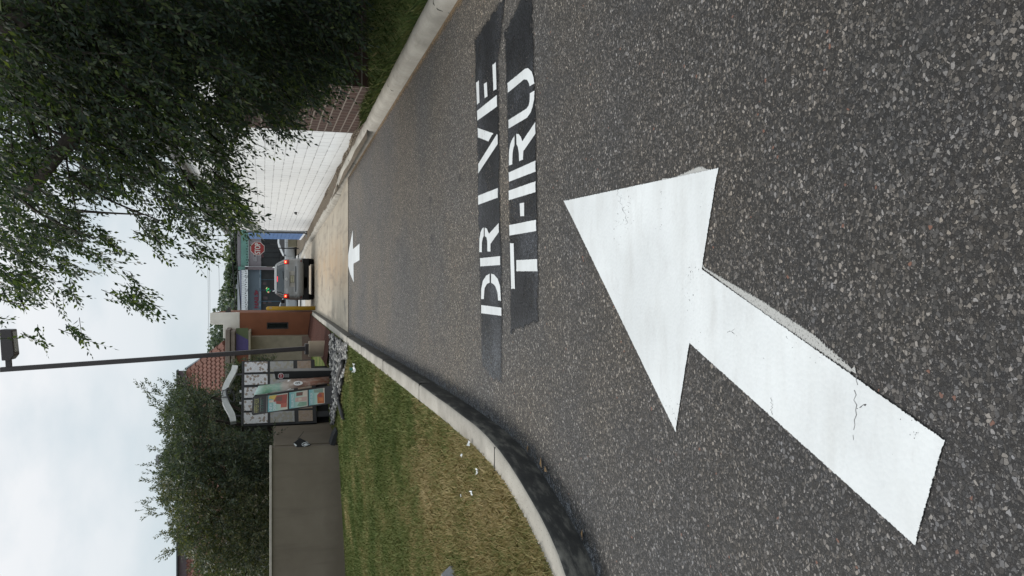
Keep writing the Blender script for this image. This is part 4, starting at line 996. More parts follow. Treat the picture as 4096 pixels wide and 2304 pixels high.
MB().box(B.rear(0, 1.065, .025), (.62, .05, .035)).build("tailgate_trim", M_SILVERCAR, suv, local=True, bevel=.006)
pc = B.rear(0, .94, .02)
plate = MB().box(pc, (.315, .014, .165)).build("licence_plate", M_BLKTRIM, suv, local=True)
MB().box(pc+Vector((0, -.008, 0)), (.295, .006, .145)).build("plate_face", mat("plate_cream", (.36, .35, .26), .5, .12, 20), plate, local=True)
for tx, ox, wd__ in (("QKV", -.066, .10), ("1470", .060, .125)):
    mb = MB(); lettering(mb, tx, pc+Vector((ox, -.012, -.002)), (1, 0, 0), (0, 0, 1), .06, wd__, .002); mb.build("lettering", mat("plate_ink", (.07, .07, .055), .6, 0), plate, local=True)
mb = MB(); e0 = B.rear(0, 1.175, .02)
for rx, rz in ((.062, .042), (.022, .040), (.045, .018)):
    mb.tube([e0+Vector((rx*math.cos(a), 0, rz*math.sin(a)+(.012 if rx < .06 else 0))) for a in [k*2*math.pi/20 for k in range(21)]], .006, 5)
mb.build("emblem", M_SILV, suv, local=True)
MB().box((0, 2.3, .365), (1.74, 4.3, .25)).box((-.15, .35, .40), (.5, .4, .2)).build("underbody", M_UNDER, suv, local=True, bevel=.02)
MB().cyl((.45, .0, .36), (.45, .5, .36), .035, 10).build("exhaust", M_UNDER, suv, local=True)
wheels(suv, (.95, 3.62), .90, .35, .235)
# parked sedans
def sedan(loc, rz, paint, label):
    c = thing("sedan", label, "car", loc, "cars parked in front of the shops")
    b = Body([(.26, .12, 4.52, .78), (.36, .03, 4.62, .85), (.55, 0, 4.66, .875), (.75, .04, 4.58, .875), (.86, .09, 4.3, .865), (.93, .16, 3.75, .85), (.98, .45, 3.30, .82), (1.10, .78, 3.02, .765), (1.25, 1.12, 2.68, .70), (1.37, 1.45, 2.36, .64), (1.425, 1.75, 2.10, .57), (1.445, 1.85, 2.0, .40)], .33)
    b.shell().build("body", paint, c, smooth=True, local=True)
    for sg in (-1, 1):
        MB().grid(lambda u, v: b.side((.92+.50*v)+(3.02-.40*v-(.92+.50*v)-.55*v)*u, .975+.36*v, sg, .006), 12, 4).build("side_window", M_CGLASS, c, local=True, smooth=True)
        MB().box((sg*.93, 2.95, .98), (.16, .09, .12)).build("mirror", M_BLKTRIM, c, local=True, bevel=.02)
        MB().grid(lambda u, v: b.rear(sg*(.52+.25*u), .68+.14*v, .006), 4, 2).build("tail_light", mat("tail_red", (.28, .02, .02), .25, 0), c, local=True)
        MB().grid(lambda u, v: b.front(sg*(.50+.27*u), .60+.13*v, .006), 4, 2).build("headlight", mat("clear_lens", (.34, .35, .37), .2, 0), c, local=True)
        for y in (1.05, 2.02, 3.0): MB().grid(lambda u, v: b.side(y+.012*u, .34+.60*v, sg, .004), 1, 6).build("door_gap", M_BLKTRIM, c, local=True)
        for y in (1.15, 2.14): MB().box(b.side(y+.08, .84, sg, .012), (.02, .17, .025)).build("handle", paint, c, local=True)
    MB().grid(lambda u, v: b.front(-.62+1.24*u, 1.0+.33*v, .006), 10, 4).build("windscreen", M_CGLASS, c, local=True, smooth=True)
    MB().grid(lambda u, v: b.rear(-.60+1.2*u, 1.02+.31*v, .006), 10, 4).build("rear_window", M_CGLASS, c, local=True, smooth=True)
    MB().box((0, 2.3, .24), (1.5, 4.1, .1)).build("underbody", M_UNDER, c, local=True)
    wheels(c, (.85, 3.65), .86, .315, .2); c.rotation_euler = (0, 0, rz)
M_SILVS = mat("silver_paint_car", (.46, .48, .49), .28, .02, 2, metal=.3); M_GREYC = mat("grey_blue_paint", (.34, .37, .39), .28, .02, 2, metal=.3)
sedan((wx(860, 61.5, 1170), 61.5, gz(61)), R(90), M_SILVS, "silver sedan parked broadside right of the waiting vehicle, behind the stop sign")
sedan((wx(1132, 57.5, 1170), 57.5, gz(58)), R(90), M_GREYC, "pale grey sedan parked broadside left of the waiting vehicle, behind the bollard")

# ------------------------------------------------------------------ stop sign and small street things
ys_ = 57.0
sb = at(1190, 991, ys_); sc_ = at(1030, 994, ys_)
ss = thing("stop_sign", "red octagonal STOP sign on a dark post beside the lane exit", "road sign", sb)
MB().box(((sb.x+sc_.x)/2, ys_+.05, (sb.z+sc_.z)/2+.1), (.07, .05, sc_.z-sb.z+.4)).build("post", M_BLKTRIM, ss)
rr = 25.5*ys_*CP/FPX*1.06
def oct2(r_, y): return [(sc_.x+r_*math.cos(R(22.5+45*k))*1.06, y, sc_.z+r_*math.sin(R(22.5+45*k))*1.06) for k in range(8)]
pl_ = MB().prism(oct2(rr, ys_), (0, .012, 0)).build("plate", mat("sign_white", (.58, .56, .54), .5, .04), ss)
MB().prism(oct2(rr*.93, ys_-.004), (0, .004, 0)).build("face", mat("stop_red", (.27, .035, .035), .5, .06, 4), pl_)
mb = MB(); lettering(mb, "STOP", (sc_.x, ys_-.005, sc_.z), (1, 0, 0), (0, 0, 1), rr*.80, rr*1.60, .004, bold=.014); mb.build("lettering", mat("sign_white", (.58, .56, .54), .5, .04), pl_)
ub = at(1187, 973, 60)
t = thing("utility_box", "squat tan utility box beside the stop sign post", "utility box", ub)
MB().box((ub.x, 60, ub.z+.28), (.54, .45, .56)).build("cabinet", mat("tan_metal", (.21, .19, .13), .7, .08), t, bevel=.02)
MB().box((ub.x, 60, ub.z+.575), (.60, .5, .035)).build("lid", mat("tan_metal2", (.17, .155, .11), .7, .08), t)
lp = at(1160, 977, 63)
t = thing("thin_post", "second thin dark post right behind the stop sign", "post", (lp.x, 63, gz(60)))
MB().cyl((lp.x, 63, gz(60)), (lp.x, 63, at(1080, 977, 63).z), .05, 10).build("post", M_BLKTRIM, t)
MB().cyl((lp.x, 63, gz(60)), (lp.x, 63, gz(60)+.06), .11, 12).build("foot", M_BLKTRIM, t)

# ------------------------------------------------------------------ row of shops across the parking lot
YS = 72.0
def sp_(px, py, y=YS): return at(px, py, y)
def rect(mb, v0, v1, p0, p1, y, d):      # v rows (height), p columns (side), front face at y
    a, b = sp_(v1, p1, y), sp_(v0, p0, y); mb.prism([(a.x, y, a.z), (b.x, y, a.z), (b.x, y, b.z), (a.x, y, b.z)], (0, d, 0)); return mb
M_SHOPBLUE = mat("blue_grey_siding", (.125, .165, .205), .8, .05, 1); M_BTRIM = mat("blue_trim", (.07, .14, .20), .6, .05)
M_MAUVE = mat("mauve_render", (.21, .195, .215), .85, .06, 1); M_TEAL = mat("teal_metal", (.115, .245, .215), .5, .08, 2)
M_AWN = mat("white_awning", (.60, .64, .68), .6, .04); M_SHOPIN = mat("shop_dark", (.020, .024, .027), .5, .3, .9)
zf = gz(72)-.1
def floor_to(mb, v0, p0, p1, y, d):
    a, b = sp_(v0, p1, y), sp_(v0, p0, y); mb.prism([(a.x, y, zf), (b.x, y, zf), (b.x, y, b.z), (a.x, y, b.z)], (0, d, 0)); return mb
na = thing("nail_salon", "blue grey nail salon front with white panelled awning and red letters", "shop", (sp_(1170, 1160).x, YS, gz(72)))
rect(MB(), 991, 1039.5, 1079, 1480, YS, .3).build("wall", M_SHOPBLUE, na)
rect(MB(), 1040, 1044.5, 1079, 1480, YS-.03, .3).build("trim", M_BTRIM, na)
floor_to(MB(), 1044.6, 1079, 1480, YS+.25, .2).build("shop_window", M_SHOPIN, na)
mb = MB()
for p in (1118, 1160, 1205, 1260): rect(mb, 1044.6, 1168, p-.8, p+.8, YS+.2, .06)
floor_to(mb, 1152, 1079, 1480, YS+.18, .08); mb.build("window_frame", M_BTRIM, na)
mb = MB(); mk = MB(); k = 0; p = 1080.0
while p < 1420:
    rect(mb, 965, 990, p+.35, p+8.55, YS-.9, .12)
    c = sp_(984 if k % 2 else 982, p+4.4, YS-.92); mk.box(c, (.055, .03, .09)); p += 8.9; k += 1
mb.build("awning_panel", M_AWN, na); mk.build("awning_bolt", M_BLKTRIM, na)
MB().prism([(sp_(963, 1420, YS-.9).x, YS-.78, sp_(966, 1, YS-.9).z), (sp_(963, 1080, YS-.9).x, YS-.78, sp_(966, 1, YS-.9).z), (sp_(963, 1080, YS-.9).x, YS+5, sp_(950, 1, YS+5).z), (sp_(963, 1420, YS-.9).x, YS+5, sp_(950, 1, YS+5).z)], (0, 0, -.1)).build("roof", mat("slate_roof", (.085, .10, .12), .8, .06), na)
rect(MB(), 962, 965.4, 1080, 1420, YS-.92, .1).build("roof_edge", mat("navy_edge", (.05, .06, .16), .6, .05), na)
hv = rect(MB(), 944, 957, 1138, 1155, YS+2, .8).build("roof_unit", mat("unit_grey", (.33, .34, .35), .7, .06), na)
mb = MB(); p_a, p_b = sp_(1025.5, 1232, YS-.02), sp_(1025.5, 1162, YS-.02)
lettering(mb, "NAILS", (p_a+p_b)/2+Vector((-.10, 0, 0)), (1, 0, 0), (0, 0, 1), .34, (p_b.x-p_a.x)*.86, .05, bold=.02)
mb.build("lettering", mat("salon_red", (.20, .030, .055), .5, .05), na)
hx = (p_b.x-.12); hz = p_b.z
mb = MB().prism([(hx+.16*math.sin(a)**3, YS-.08, hz+.13*math.cos(a)-.05*math.cos(2*a)) for a in [k*2*math.pi/20 for k in range(20)]], (0, .05, 0)); mb.build("heart_mark", mat("salon_red", (.20, .030, .055), .5, .05), na)
ng = MB(); n1, n2 = sp_(1064, 1156, YS+.2), sp_(1068.5, 1149, YS+.2); ng.tube([n1, n2], .032, 6)
neon = ng.build("neon_dash", mat("neon_yellow", (.8, .8, .3), .4, 0, emit=(.7, .68, .3), es=.6), na)
g0 = sp_(1077, 1160, YS+.2)
MB().tube([g0+Vector((.16*math.cos(a)-.02, 0, .16*math.sin(a)+.02*a)) for a in [k*.35 for k in range(14)]], [.032]*9+[.02]*5, 6).ball(g0+Vector((.06, 0, .06)), .055, 8, 5).build("neon_curl", mat("neon_green", (.05, .6, .2), .4, 0, emit=(.02, .40, .12), es=.6), na)
MB().ball(sp_(1073.5, 1168.5, YS+.2), .075, 8, 5).build("neon_dot", mat("neon_orange", (.7, .35, .25), .4, 0, emit=(.6, .3, .2), es=.6), na)
mb = MB()
for (v0, v1, p0, p1) in ((1050, 1066, 1128, 1140), (1053, 1070, 1186, 1198), (1052, 1063, 1206, 1216), (1072, 1086, 1202, 1212)): rect(mb, v0, v1, p0, p1, YS+.22, .02)
mb.build("window_poster", mat("faded_poster", (.065, .05, .055), .6, .3, 3), na)
ts = thing("teal_shop", "mauve shop front with a teal metal fascia and dark glass", "shop", (sp_(1170, 1000).x, YS, gz(72)))
rect(MB(), 994, 1044, 780, 1066, YS, .3).build("wall", M_MAUVE, ts)
rect(MB(), 949, 963, 780, 1066, YS, 4).build("parapet", M_MAUVE, ts)
rect(MB(), 963.5, 993.5, 780, 1064.5, YS-.15, .1).build("fascia", M_TEAL, ts)
mk = MB(); k = 0; p = 1061.0
while p > 790: mk.box(sp_(989 if k % 2 else 987, p, YS-.18), (.06, .03, .09)); p -= 10.9; k += 1
mk.build("fascia_bolt", M_BLKTRIM, ts)
floor_to(MB(), 1044.2, 780, 1066, YS+.25, .2).build("shop_window", M_SHOPIN, ts)
mb = MB()
for p in (905, 950, 975, 1010, 1030): rect(mb, 1044.4, 1168, p-.6, p+.6, YS+.2, .05)
rect(mb, 1116, 1118, 780, 1066, YS+.19, .05); mb.build("window_frame", M_BLKTRIM, ts)
rect(MB(), 1046, 1054, 1016, 1030, YS+.21, .02).build("window_poster", mat("faded_pink", (.13, .055, .065), .6, .2, 3), ts)
sg_ = rect(MB(), 1013, 1028, 1017, 1046, YS-.05, .04).build("sign_plate", mat("plate_mauve", (.24, .235, .25), .8, .04), ts)
rect(MB(), 1017, 1022, 1019, 1026, YS-.065, .012).build("sign_mark", M_BLKTRIM, sg_)
pi_ = floor_to(MB(), 963, 1066.2, 1078.8, YS-.35, .6).build("pillar", mat("pillar_mauve", (.175, .150, .165), .85, .06, 1), ts)
rect(MB(), 950, 979.5, 1065.8, 1079.2, YS-.42, .75).build("pillar_cap", M_TEAL, ts)
rect(MB(), 985, 991, 1069, 1075, YS-.37, .03).build("pillar_vent", M_BLKTRIM, ts)

# ------------------------------------------------------------------ overhead cables
M_CABLE = mat("cable_black", (.012, .013, .014), .7, 0)
def cable(px0, px1, Y, r_, lab, grp, p0=700, p1=1900):
    a, b = at(px0, p0, Y), at(px1, p1, Y); P = [a.lerp(b, k/14)-Vector((0, 0, 1.2*(1-(2*k/14-1)**2)*.35)) for k in range(15)]
    tag(MB().tube(P, r_, 5).build("overhead_cable", M_CABLE), lab, "cable", grp)
G1, G2 = "thin wires crossing the sky", "thick black cables before the far trees"
cable(818, 816, 95, .016, "uppermost thin wire crossing the pale sky behind the lamp", G1)
cable(824, 823, 95, .014, "thin wire just under the uppermost one, behind the lamp", G1)
cable(862, 861, 95, .014, "lowest thin wire crossing the sky above the far trees", G1)
cable(895, 945, 62, .035, "upper of two thick black cables in front of the far trees", G2)
cable(908, 975, 60, .035, "lower of two thick black cables in front of the far trees", G2)

# ------------------------------------------------------------------ trees
def twig_cloud(spec, leaf, wid, nleaf, twig_len):
    """spec: list of (point, direction); returns leaf quads and twig strips as numpy arrays"""
    P = np.array([s_[0] for s_ in spec]); D = np.array([s_[1] for s_ in spec]); n = len(P)
    D /= np.linalg.norm(D, axis=1)[:, None]
    ln = twig_len*(.6+.8*nrs.rand(n)); A = nrs.randn(n, 3); S1 = np.cross(D, A); S1 /= np.linalg.norm(S1, axis=1)[:, None]
    S2 = np.cross(D, S1)
    LV = []
    droop = np.array([0, 0, -1.0])
    for k in range(nleaf):
        t = (k+.6)/nleaf; sg = 1 if k % 2 else -1
        q = P+D*(ln*t)[:, None]+droop*(ln*.30*t*t)[:, None]
        ax_ = S1*sg*(.62+.2*nrs.randn(n, 1))+D*(.85+.2*nrs.randn(n, 1))+S2*.25*nrs.randn(n, 1)+droop*.22
        if k == nleaf-1: ax_ = D+droop*.4
        ax_ /= np.linalg.norm(ax_, axis=1)[:, None]
        sd = np.cross(ax_, S2+.6*nrs.randn(n, 3)); sd /= np.linalg.norm(sd, axis=1)[:, None]
        sz = (leaf*(.65+.6*nrs.rand(n))*(1.0 if k < nleaf-2 else .75))[:, None]
        b = q+ax_*sz*.12; nrm = np.cross(ax_, sd)
        LV.append(np.stack([b, b+ax_*sz*.42+sd*sz*wid+nrm*sz*.06, b+ax_*sz, b+ax_*sz*.42-sd*sz*wid+nrm*sz*.06], 1))
    LV = np.concatenate(LV).reshape(-1, 3); LF = np.arange(len(LV)).reshape(-1, 4)
    r_ = .0035; mid = P+D*(ln*.5)[:, None]+droop*(ln*.075)[:, None]; end = P+D*ln[:, None]+droop*(ln*.30)[:, None]
    TV = np.stack([P-S1*r_, P+S1*r_, mid+S1*r_*.8, end, mid-S1*r_*.8], 1).reshape(-1, 3)
    TF = np.arange(len(TV)).reshape(-1, 5)
    return LV, LF, TV, TF
def inside(px, py, P):
    c = False; j = len(P)-1
    for i in range(len(P)):
        if (P[i][1] > py) != (P[j][1] > py) and px < (P[j][0]-P[i][0])*(py-P[i][1])/(P[j][1]-P[i][1])+P[i][0]: c = not c
        j = i
    return c
def nz2(px, py, s_, o): return noise.noise(Vector((px/s_, py/s_, o)))
M_BARK = mat("dark_bark", (.040, .032, .026), .9, .2, 8, .5, 40)
def limb(mb, P, r0, r1, n=8):
    Q = smooth3(P); mb.tube(Q, [r0+(r1-r0)*i/(len(Q)-1) for i in range(len(Q))], n)
def smooth3(P):
    P = [Vector(p) for p in P]; o = []
    for i in range(len(P)-1):
        a, b, c, d = P[max(0, i-1)], P[i], P[i+1], P[min(len(P)-1, i+2)]
        for k in range(5):
            t = k/5; o.append(.5*(2*b+(c-a)*t+(2*a-5*b+4*c-d)*t*t+(3*b-a-3*c+d)*t**3))
    return o+[P[-1]]
# --- the big tree on the right verge
CROWN = [(-60, -40), (-60, 1310), (60, 1400), (140, 1390), (320, 1360), (420, 1355), (560, 1345), (600, 1225), (550, 1160), (600, 1060), (840, 1045), (930, 1035), (945, 960), (1010, 905), (1000, 850), (930, 810), (960, 740), (980, 700), (950, 650), (1040, 610), (1050, 570), (1120, 555), (1260, 520), (1280, 470), (1320, 400), (1370, 310), (1390, 180), (1400, -40)]
HOLES = [(a, b, c*1.35, d*1.35) for a, b, c, d in [(450, 850, 85, 45), (500, 915, 50, 60), (455, 1275, 55, 48), (430, 1345, 80, 42), (275, 1140, 60, 28), (830, 355, 60, 46), (250, 690, 45, 45), (60, 60, 30, 28), (205, 60, 20, 24), (190, 315, 40, 12), (560, 1060, 40, 60), (720, 1015, 35, 34)]]
big, bright = [], []
tries = 0
while len(big) < 6400 and tries < 400000:
    tries += 1
    px, py = -60+1540*rnd.random(), -40+1480*rnd.random()
    if not inside(px, py, CROWN): continue
    if any(((px-a)/c)**2+((py-b)/d)**2 < 1 for a, b, c, d in HOLES): continue
    lf = min(1, max(0, (py-420)/750))                         # 0 deep right, 1 open left
    dn = nz2(px, py, 150, 3)+.85*nz2(px, py, 58, 9)
    if px > 850 and 910 < py < 1085: continue
    if dn < -.55+.80*lf-(.45 if 770 < px < 965 and 760 < py < 1045 else 0)+(.42 if px > 960 and 300 < py < 700 else 0): continue
    if py > 400 and rnd.random() < .42+.22*lf: continue
    low = max(0, (px-1000)/400)
    Y = 7.4+3.7*rnd.random()**.8 + .4*lf
    if low > 0: Y = 8.6+2.6*rnd.random()
    p = at(px, py, Y)
    if p.z < lawn_r(p.x, p.y)+.05 or (p.x > WX-.15 and p.y > 11.2): continue
    d = Vector((-.55+.5*rnd.gauss(0, 1)*.6, -.15+.5*rnd.gauss(0, 1), -.55+.35*rnd.gauss(0, 1)))
    big.append((p-d.normalized()*.20, d))
LV, LF, TV, TF = twig_cloud(big, .063, .22, 15, .34)
troot = Vector((4.5, 8.3, lawn_r(4.5, 8.3)))
bt = thing("broadleaf_tree", "large dark broadleaf tree whose drooping branches hang over the right side", "tree", troot)
M_LEAF = m_leaf("tree_leaf", [(.15, (.016, .030, .023)), (.50, (.029, .048, .032)), (.75, (.050, .076, .036)), (.95, (.12, .15, .05))], .38)
mesh_np("crown", LV, LF, M_LEAF, bt)
mesh_np("twigs", TV, TF, M_BARK, bt)
mb = MB(); T0 = troot-Vector((0, 0, .2))
hub = troot+Vector((-.15, .1, 2.5))
limb(mb, [T0, troot+Vector((.02, .02, 1.0)), hub], .26, .19, 12)
mb.build("trunk", M_BARK, bt, smooth=True)
mb = MB()
ends = [at(140, 740, 8.8), at(215, 640, 8.6), at(330, 980, 9.0), at(60, 900, 9.2), at(540, 740, 9.4), at(760, 620, 9.6), at(620, 300, 9.0), at(300, 300, 8.4), at(20, 110, 8.2), at(-400, 500, 8.5), at(920, 330, 9.6)]
for e in ends:
    md = hub.lerp(e, .5)+Vector((0, 0, .55)); limb(mb, [hub-Vector((0, 0, .3)), hub.lerp(md, .5)+Vector((0, 0, .25)), md, e], .075 if e in ends[:2] else .032, .006)
    for k in range(5):
        a = md.lerp(e, .15+.17*k); f_ = a+Vector((-.5*rnd.random(), rnd.gauss(0, .4), -.75*rnd.random()-.1)); limb(mb, [a, a.lerp(f_, .5)+Vector((0, 0, .10)), f_], .018, .005, 5)
limb(mb, [at(330, 520, 8.3), at(240, 605, 8.4), at(170, 700, 8.6), at(100, 770, 8.8)], .085, .04)
limb(mb, [at(260, -60, 8.0), at(120, 60, 8.1), at(20, 100, 8.2), at(-80, 150, 8.3)], .09, .06)
mb.build("limbs", M_BARK, bt, smooth=True)
# unseen outer leaves of the same crown, added beyond the frame to block sky light
V = []
k = 0
while k < 15000:
    v = Vector((rnd.gauss(0, 1), rnd.gauss(0, 1), rnd.gauss(0, 1))).normalized()*(rnd.random()**.33)
    p = Vector((5.0+4.6*v.x, 9.3+4.4*v.y, 4.6+4.4*v.z))
    if p.x > WX-.3 and p.y > 11.2 and p.z < 3.2: continue
    if p.z < .5: continue
    dz_ = (p-Vector((0, 0, EYE))); f_ = dz_.y*CP-dz_.z*SP; uu = dz_.x/f_*FPX if f_ > .1 else 9999; vv = -(dz_.y*SP+dz_.z*CP)/f_*FPX if f_ > .1 else 9999
    if f_ > .1 and abs(uu) < 1190 and abs(vv) < 2090: continue
    a = Vector((rnd.gauss(0, 1), rnd.gauss(0, 1), rnd.gauss(0, .6))).normalized(); b = a.cross(Vector((rnd.gauss(0, 1), rnd.gauss(0, 1), rnd.gauss(0, 1)))).normalized()
    s_ = .10+.10*rnd.random(); V += [p, p+a*s_*.45+b*s_*.3, p+a*s_, p+a*s_*.45-b*s_*.3]; k += 1
mesh_np("crown", np.array([tuple(q) for q in V]), np.arange(len(V)).reshape(-1, 4), M_LEAF, bt)
# low brush in the deep shade against the brick end
sh = []
while len(sh) < 1100:
    px, py = 880+560*rnd.random(), -30+470*rnd.random()
    if px > 1385-.30*py or (py > 330 and px > 930): continue
    p = at(px, py, 10.2+1.1*rnd.random())
    if p.z < lawn_r(p.x, p.y) or nz2(px, py, 90, 21) < -.30: continue
    sh.append((p, Vector((rnd.gauss(-.2, .6), rnd.gauss(0, .5), rnd.gauss(.1, .6)))))
LV, LF, TV, TF = twig_cloud(sh, .075, .24, 11, .36)
bu = thing("underbrush", "dark leafy underbrush in the shade at the brick end of the white building", "shrub", (4.3, 10.7, lawn_r(4.3, 10.7)))
mesh_np("foliage", LV, LF, M_LEAF, bu); mesh_np("twigs", TV, TF, M_BARK, bu)
# --- the hedge trees behind the enclosure wall
HEDGE = [(880, 1580), (850, 1568), (805, 1556), (770, 1540), (735, 1535), (718, 1545), (708, 1565), (690, 1600), (668, 1640), (665, 1700), (690, 1760), (672, 1800), (668, 1860), (655, 1910), (650, 1960), (672, 2010), (690, 2050), (700, 2110), (712, 2160), (745, 2190), (780, 2230), (830, 2310), (1100, 2340), (1100, 1440), (960, 1452), (928, 1468), (918, 1535)]
SHOOTS = [(545, 1550, 690, 1600), (575, 1528, 680, 1590), (600, 1620, 690, 1650), (640, 1530, 720, 1550), (570, 1580, 690, 1640), (610, 1690, 680, 1715), (600, 1792, 690, 1805), (565, 1855, 690, 1870), (570, 1890, 680, 1900), (565, 1920, 670, 1925), (560, 1998, 680, 2000), (540, 2040, 680, 2035), (560, 2065, 690, 2050), (620, 2140, 700, 2120), (622, 2225, 720, 2190), (660, 2210, 730, 2190), (650, 2000, 690, 1990), (690, 1505, 730, 1520)]
def hedge_tree(sel, n_, label, root, seed, stops):
    spec = []
    while len(spec) < n_:
        px, py = 640+470*rnd.random(), 1440+900*rnd.random()
        if not inside(px, py, HEDGE) or not sel(px, py): continue
        if nz2(px, py, 55, seed) < -.42 and px < 760: continue
        Y = 20.2+2.6*rnd.random()+(.8 if px < 720 else 0); p = at(px, py, Y)
        if 1438 < py < 1740 and px > 840 and p.y < 24.6: p = at(px, py, 24.5+.9*rnd.random())
        spec.append((p, Vector((rnd.gauss(0, .45), rnd.gauss(0, .45)-.25, rnd.gauss(.45, .45)))))
    for (a, b, c, d) in SHOOTS:
        if not sel(c, d): continue
        A_, B_ = at(a, b, 21.6+rnd.random()), None
        for k in range(7):
            t_ = k/6; px, py = c+(a-c)*t_, d+(b-d)*t_; q = at(px+rnd.gauss(0, 5), py+rnd.gauss(0, 7*(1-t_)), 21.6+.6*rnd.random())
            v = (at(a, b, 21.6)-at(c, d, 21.6)).normalized(); spec.append((q-v*.2, v+Vector((rnd.gauss(0, .22), rnd.gauss(0, .22), rnd.gauss(0, .15)))))
    LV, LF, TV, TF = twig_cloud(spec, .078, .21, 12, .34)
    tr = thing("hedge_tree", label, "tree", root, "overgrown trees behind the enclosure wall")
    mesh_np("crown", LV, LF, m_leaf("hedge_leaf_%s" % ("a" if seed == 5 else "b"), stops, .22), tr); mesh_np("twigs", TV, TF, M_BARK, tr)
    return tr
tA = hedge_tree(lambda px, py: py < 1925, 4600, "overgrown dark tree with upright shoots directly behind the menu board", at(1300, 1750, 22.3), 5, [(.15, (.034, .052, .042)), (.5, (.058, .082, .060)), (.8, (.092, .112, .066)), (1, (.18, .17, .105))])
mb = MB()
r0 = at(1290, 1752, 22.3)
limb(mb, [r0, at(1180, 1775, 22.2), at(1120, 1760, 22.2), at(1060, 1712, 22.2), at(900, 1690, 22.3), at(760, 1650, 22.4)], .075, .03)
limb(mb, [r0, at(1160, 1788, 22.0), at(1110, 1745, 22.0), at(1050, 1690, 22.1), at(880, 1600, 22.4), at(740, 1560, 22.4)], .07, .025)
limb(mb, [r0, at(1150, 1800, 22.4), at(950, 1830, 22.4), at(760, 1860, 22.4)], .07, .025)
mb.build("trunk", M_BARK, tA, smooth=True)
tB = hedge_tree(lambda px, py: py >= 1925, 2900, "overgrown olive-brown tree behind the left end of the enclosure wall", at(1300, 2090, 22.2), 8, [(.15, (.036, .054, .040)), (.45, (.062, .084, .054)), (.75, (.11, .12, .062)), (1, (.20, .18, .10))])
mb = MB(); r0 = at(1300, 2090, 22.2)
limb(mb, [r0, at(1080, 2080, 22.2), at(900, 2060, 22.3), at(740, 2040, 22.4)], .08, .025); limb(mb, [at(1150, 2085, 22.2), at(980, 2150, 22.2), at(860, 2220, 22.3)], .05, .02)
mb.build("trunk", M_BARK, tB, smooth=True)
# --- trees far behind the shops
def far_tree(px, py, Y, rx, rz, stops, label, n_=420, s_=.55):
    c = at(px, py, Y); zb_ = gz(Y)
    t = thing("far_tree", label, "tree", (c.x, Y, zb_), "trees beyond the shops")
    V = []
    lobes = [(Vector((rnd.gauss(0, .5)*rx, rnd.gauss(0, .5)*rx, rnd.uniform(-.6, .6)*rz)), rnd.uniform(.35, .6)) for _ in range(9)]
    for _ in range(n_*4):
        lo, k_ = rnd.choice(lobes); d = Vector((rnd.gauss(0, 1), rnd.gauss(0, 1), rnd.gauss(0, 1))).normalized()*(rnd.random()**.4)*k_
        p = c+lo+Vector((d.x*rx, d.y*rx, d.z*rz)); a = Vector((rnd.gauss(0, 1), rnd.gauss(0, 1), rnd.gauss(0, 1))).normalized(); b = a.cross(Vector((rnd.gauss(0, 1), rnd.gauss(0, 1), 1))).normalized()
        q = s_*(.5+rnd.random()*.8); V += [p-a*q*.5, p+b*q*.35, p+a*q*.5, p-b*q*.35]
    mesh_np("crown", np.array([tuple(v) for v in V]), np.arange(len(V)).reshape(-1, 4), m_leaf("far_leaf_%d" % int(px*7+py), stops, .2), t)
    mb = MB(); limb(mb, [(c.x, Y, zb_-.2), (c.x+.2, Y, (zb_+c.z)/2), (c.x, Y, c.z+rz*.3)], .28, .10); mb.build("trunk", M_BARK, t)
DG = [(.2, (.055, .080, .065)), (.6, (.080, .11, .08)), (1, (.11, .145, .095))]; LG = [(.2, (.055, .085, .035)), (.6, (.09, .125, .045)), (1, (.14, .17, .065))]
far_tree(938, 1165, 105, 3.0, 1.25, DG, "dark round tree just left of centre beyond the shops")
far_tree(925, 1215, 118, 3.4, 1.6, DG, "dark tree beyond the shops nearest the cream parapet")
far_tree(950, 1240, 100, 2.0, 1.0, DG, "small dark tree beyond the shops, half hidden by the cream parapet")
far_tree(940, 1110, 112, 2.6, 1.1, LG, "yellow green tree beyond the shops between the two dark ones")
far_tree(940, 1045, 104, 3.0, 1.1, DG, "dark tree beyond the teal shop roof")
far_tree(935, 960, 110, 4.6, 1.4, LG, "wide pale tree beyond the teal shop, behind hanging leaves")
far_tree(905, 1335, 60, 2.1, 1.3, DG, "tree top showing between the cream parapet and the tiled roof", 260, .34)

# ------------------------------------------------------------------ litter and small finds
M_PAPER = mat("white_paper", (.70, .72, .72), .7, .05)
def scrap(px, py, s_, lab, seed, grp="white paper litter on the left lawn", dz=.20):
    g = gnd(px, py, dz); z0 = lawn_l(g.x, g.y)+.02; mb = MB(); r_ = random.Random(seed)
    s_ *= .55
    fn = lambda u, v: (g.x+(u-.5)*s_*1.6+r_.gauss(0, s_*.12), g.y+(v-.5)*s_*1.8+r_.gauss(0, s_*.12), z0+abs(r_.gauss(0, s_*.35)))
    mb.grid(fn, 4, 4); o = mb.build("paper_scrap", M_PAPER, smooth=False); tag(o, lab, "litter", grp)
    m_ = o.modifiers.new("solid", 'SOLIDIFY'); m_.thickness = .003; return o
sc1 = scrap(1415, 1473, .16, "largest white paper scrap, with a green mark, near the rocks", 1)
gq = gnd(1412, 1474, .2); MB().box((gq.x, gq.y-.06, lawn_l(gq.x, gq.y)+.085), (.05, .02, .05)).build("green_mark", mat("teal_mark", (.05, .18, .13), .6, 0), sc1, local=True)
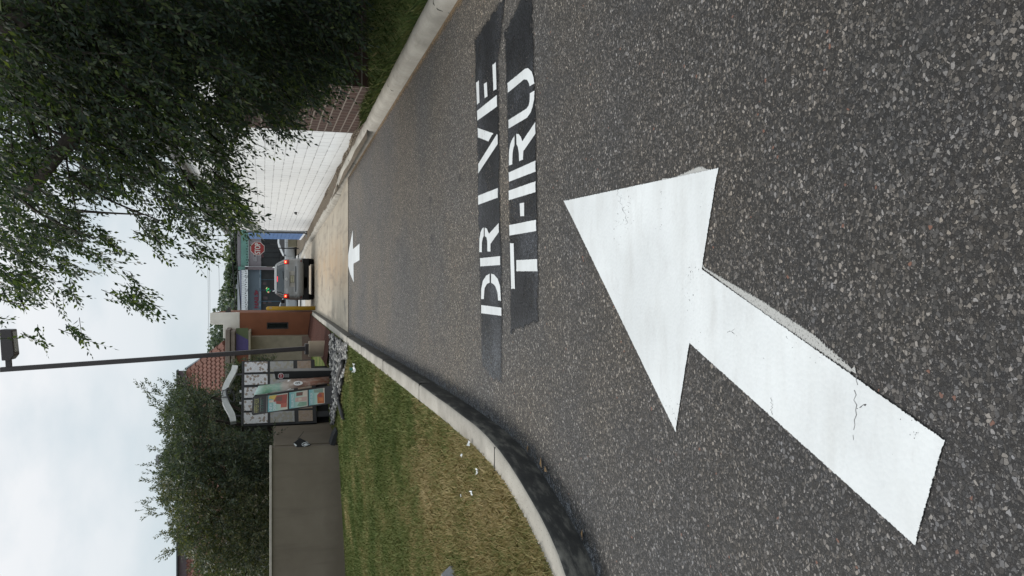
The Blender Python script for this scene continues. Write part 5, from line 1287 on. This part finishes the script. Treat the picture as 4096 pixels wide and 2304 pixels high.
scrap(1860, 1772, .035, "torn white paper scrap closest to the kerb curve", 2); scrap(1832, 1822, .025, "small pale scrap just left of the torn one on the lawn", 3)
scrap(1893, 1887, .04, "white crumpled scrap with a notch in the middle of the lawn", 4); scrap(1875, 1973, .03, "square white paper scrap on dry grass", 6); scrap(1833, 1983, .018, "tiniest white scrap beside the square one", 7)
g = gnd(1432, 548, .02)
tag(MB().tube([g+Vector((-.22, -.5, .02)), g+Vector((-.02, -.2, .10)), g+Vector((0, .1, .19)), g+Vector((.12, .35, .2))], .011, 5).tube([g+Vector((0, .0, .17)), g+Vector((-.15, .12, .12)), g+Vector((-.26, .1, .02))], .008, 5).tube([g+Vector((-.01, -.1, .12)), g+Vector((.13, -.2, .19))], .007, 5).build("dead_twig", M_BARK), "bare dead twig lying over the right kerb", "twig")
LF_C = mat("dry_leaf", (.24, .15, .07), .8, .2, 20)
for k, (px, py, lab) in enumerate([(1932, 1712, "dry leaf at the kerb foot, farthest along the gutter"), (2112, 1796, "curled tan leaf where the kerb begins to bend"), (2165, 1850, "tan leaf on the asphalt beside the kerb bend"), (2183, 1876, "orange leaf lying beside the tan one at the bend"), (2330, 2140, "pale dry leaf in the gutter nearest the camera")]):
    g = gnd(px, py, .012); a = rnd.random()*6; u_ = Vector((math.cos(a), math.sin(a), .15)); v_ = Vector((-math.sin(a), math.cos(a), .3))
    tag(MB().poly([g-u_*.035, g+v_*.014, g+u_*.035]).poly([g-u_*.035, g+u_*.035, g-v_*.014+Vector((0, 0, .012))]).build("fallen_leaf", LF_C), lab, "leaf", "fallen leaves in the gutter")
g = gnd(1818, 2296, .17)
tag(MB().prism([g+Vector((-.10, -.05, -.05)), g+Vector((.035, -.05, -.05)), g+Vector((.045, -.02, .02)), g+Vector((-.02, .0, .085)), g+Vector((-.10, .0, .09))], (0, .09, 0)).build("marker_stone", mat("grey_stone", (.20, .20, .21), .85, .1, 20, .3, 60), bevel=.006), "small grey marker stone in the lawn at the frame's edge", "stone")
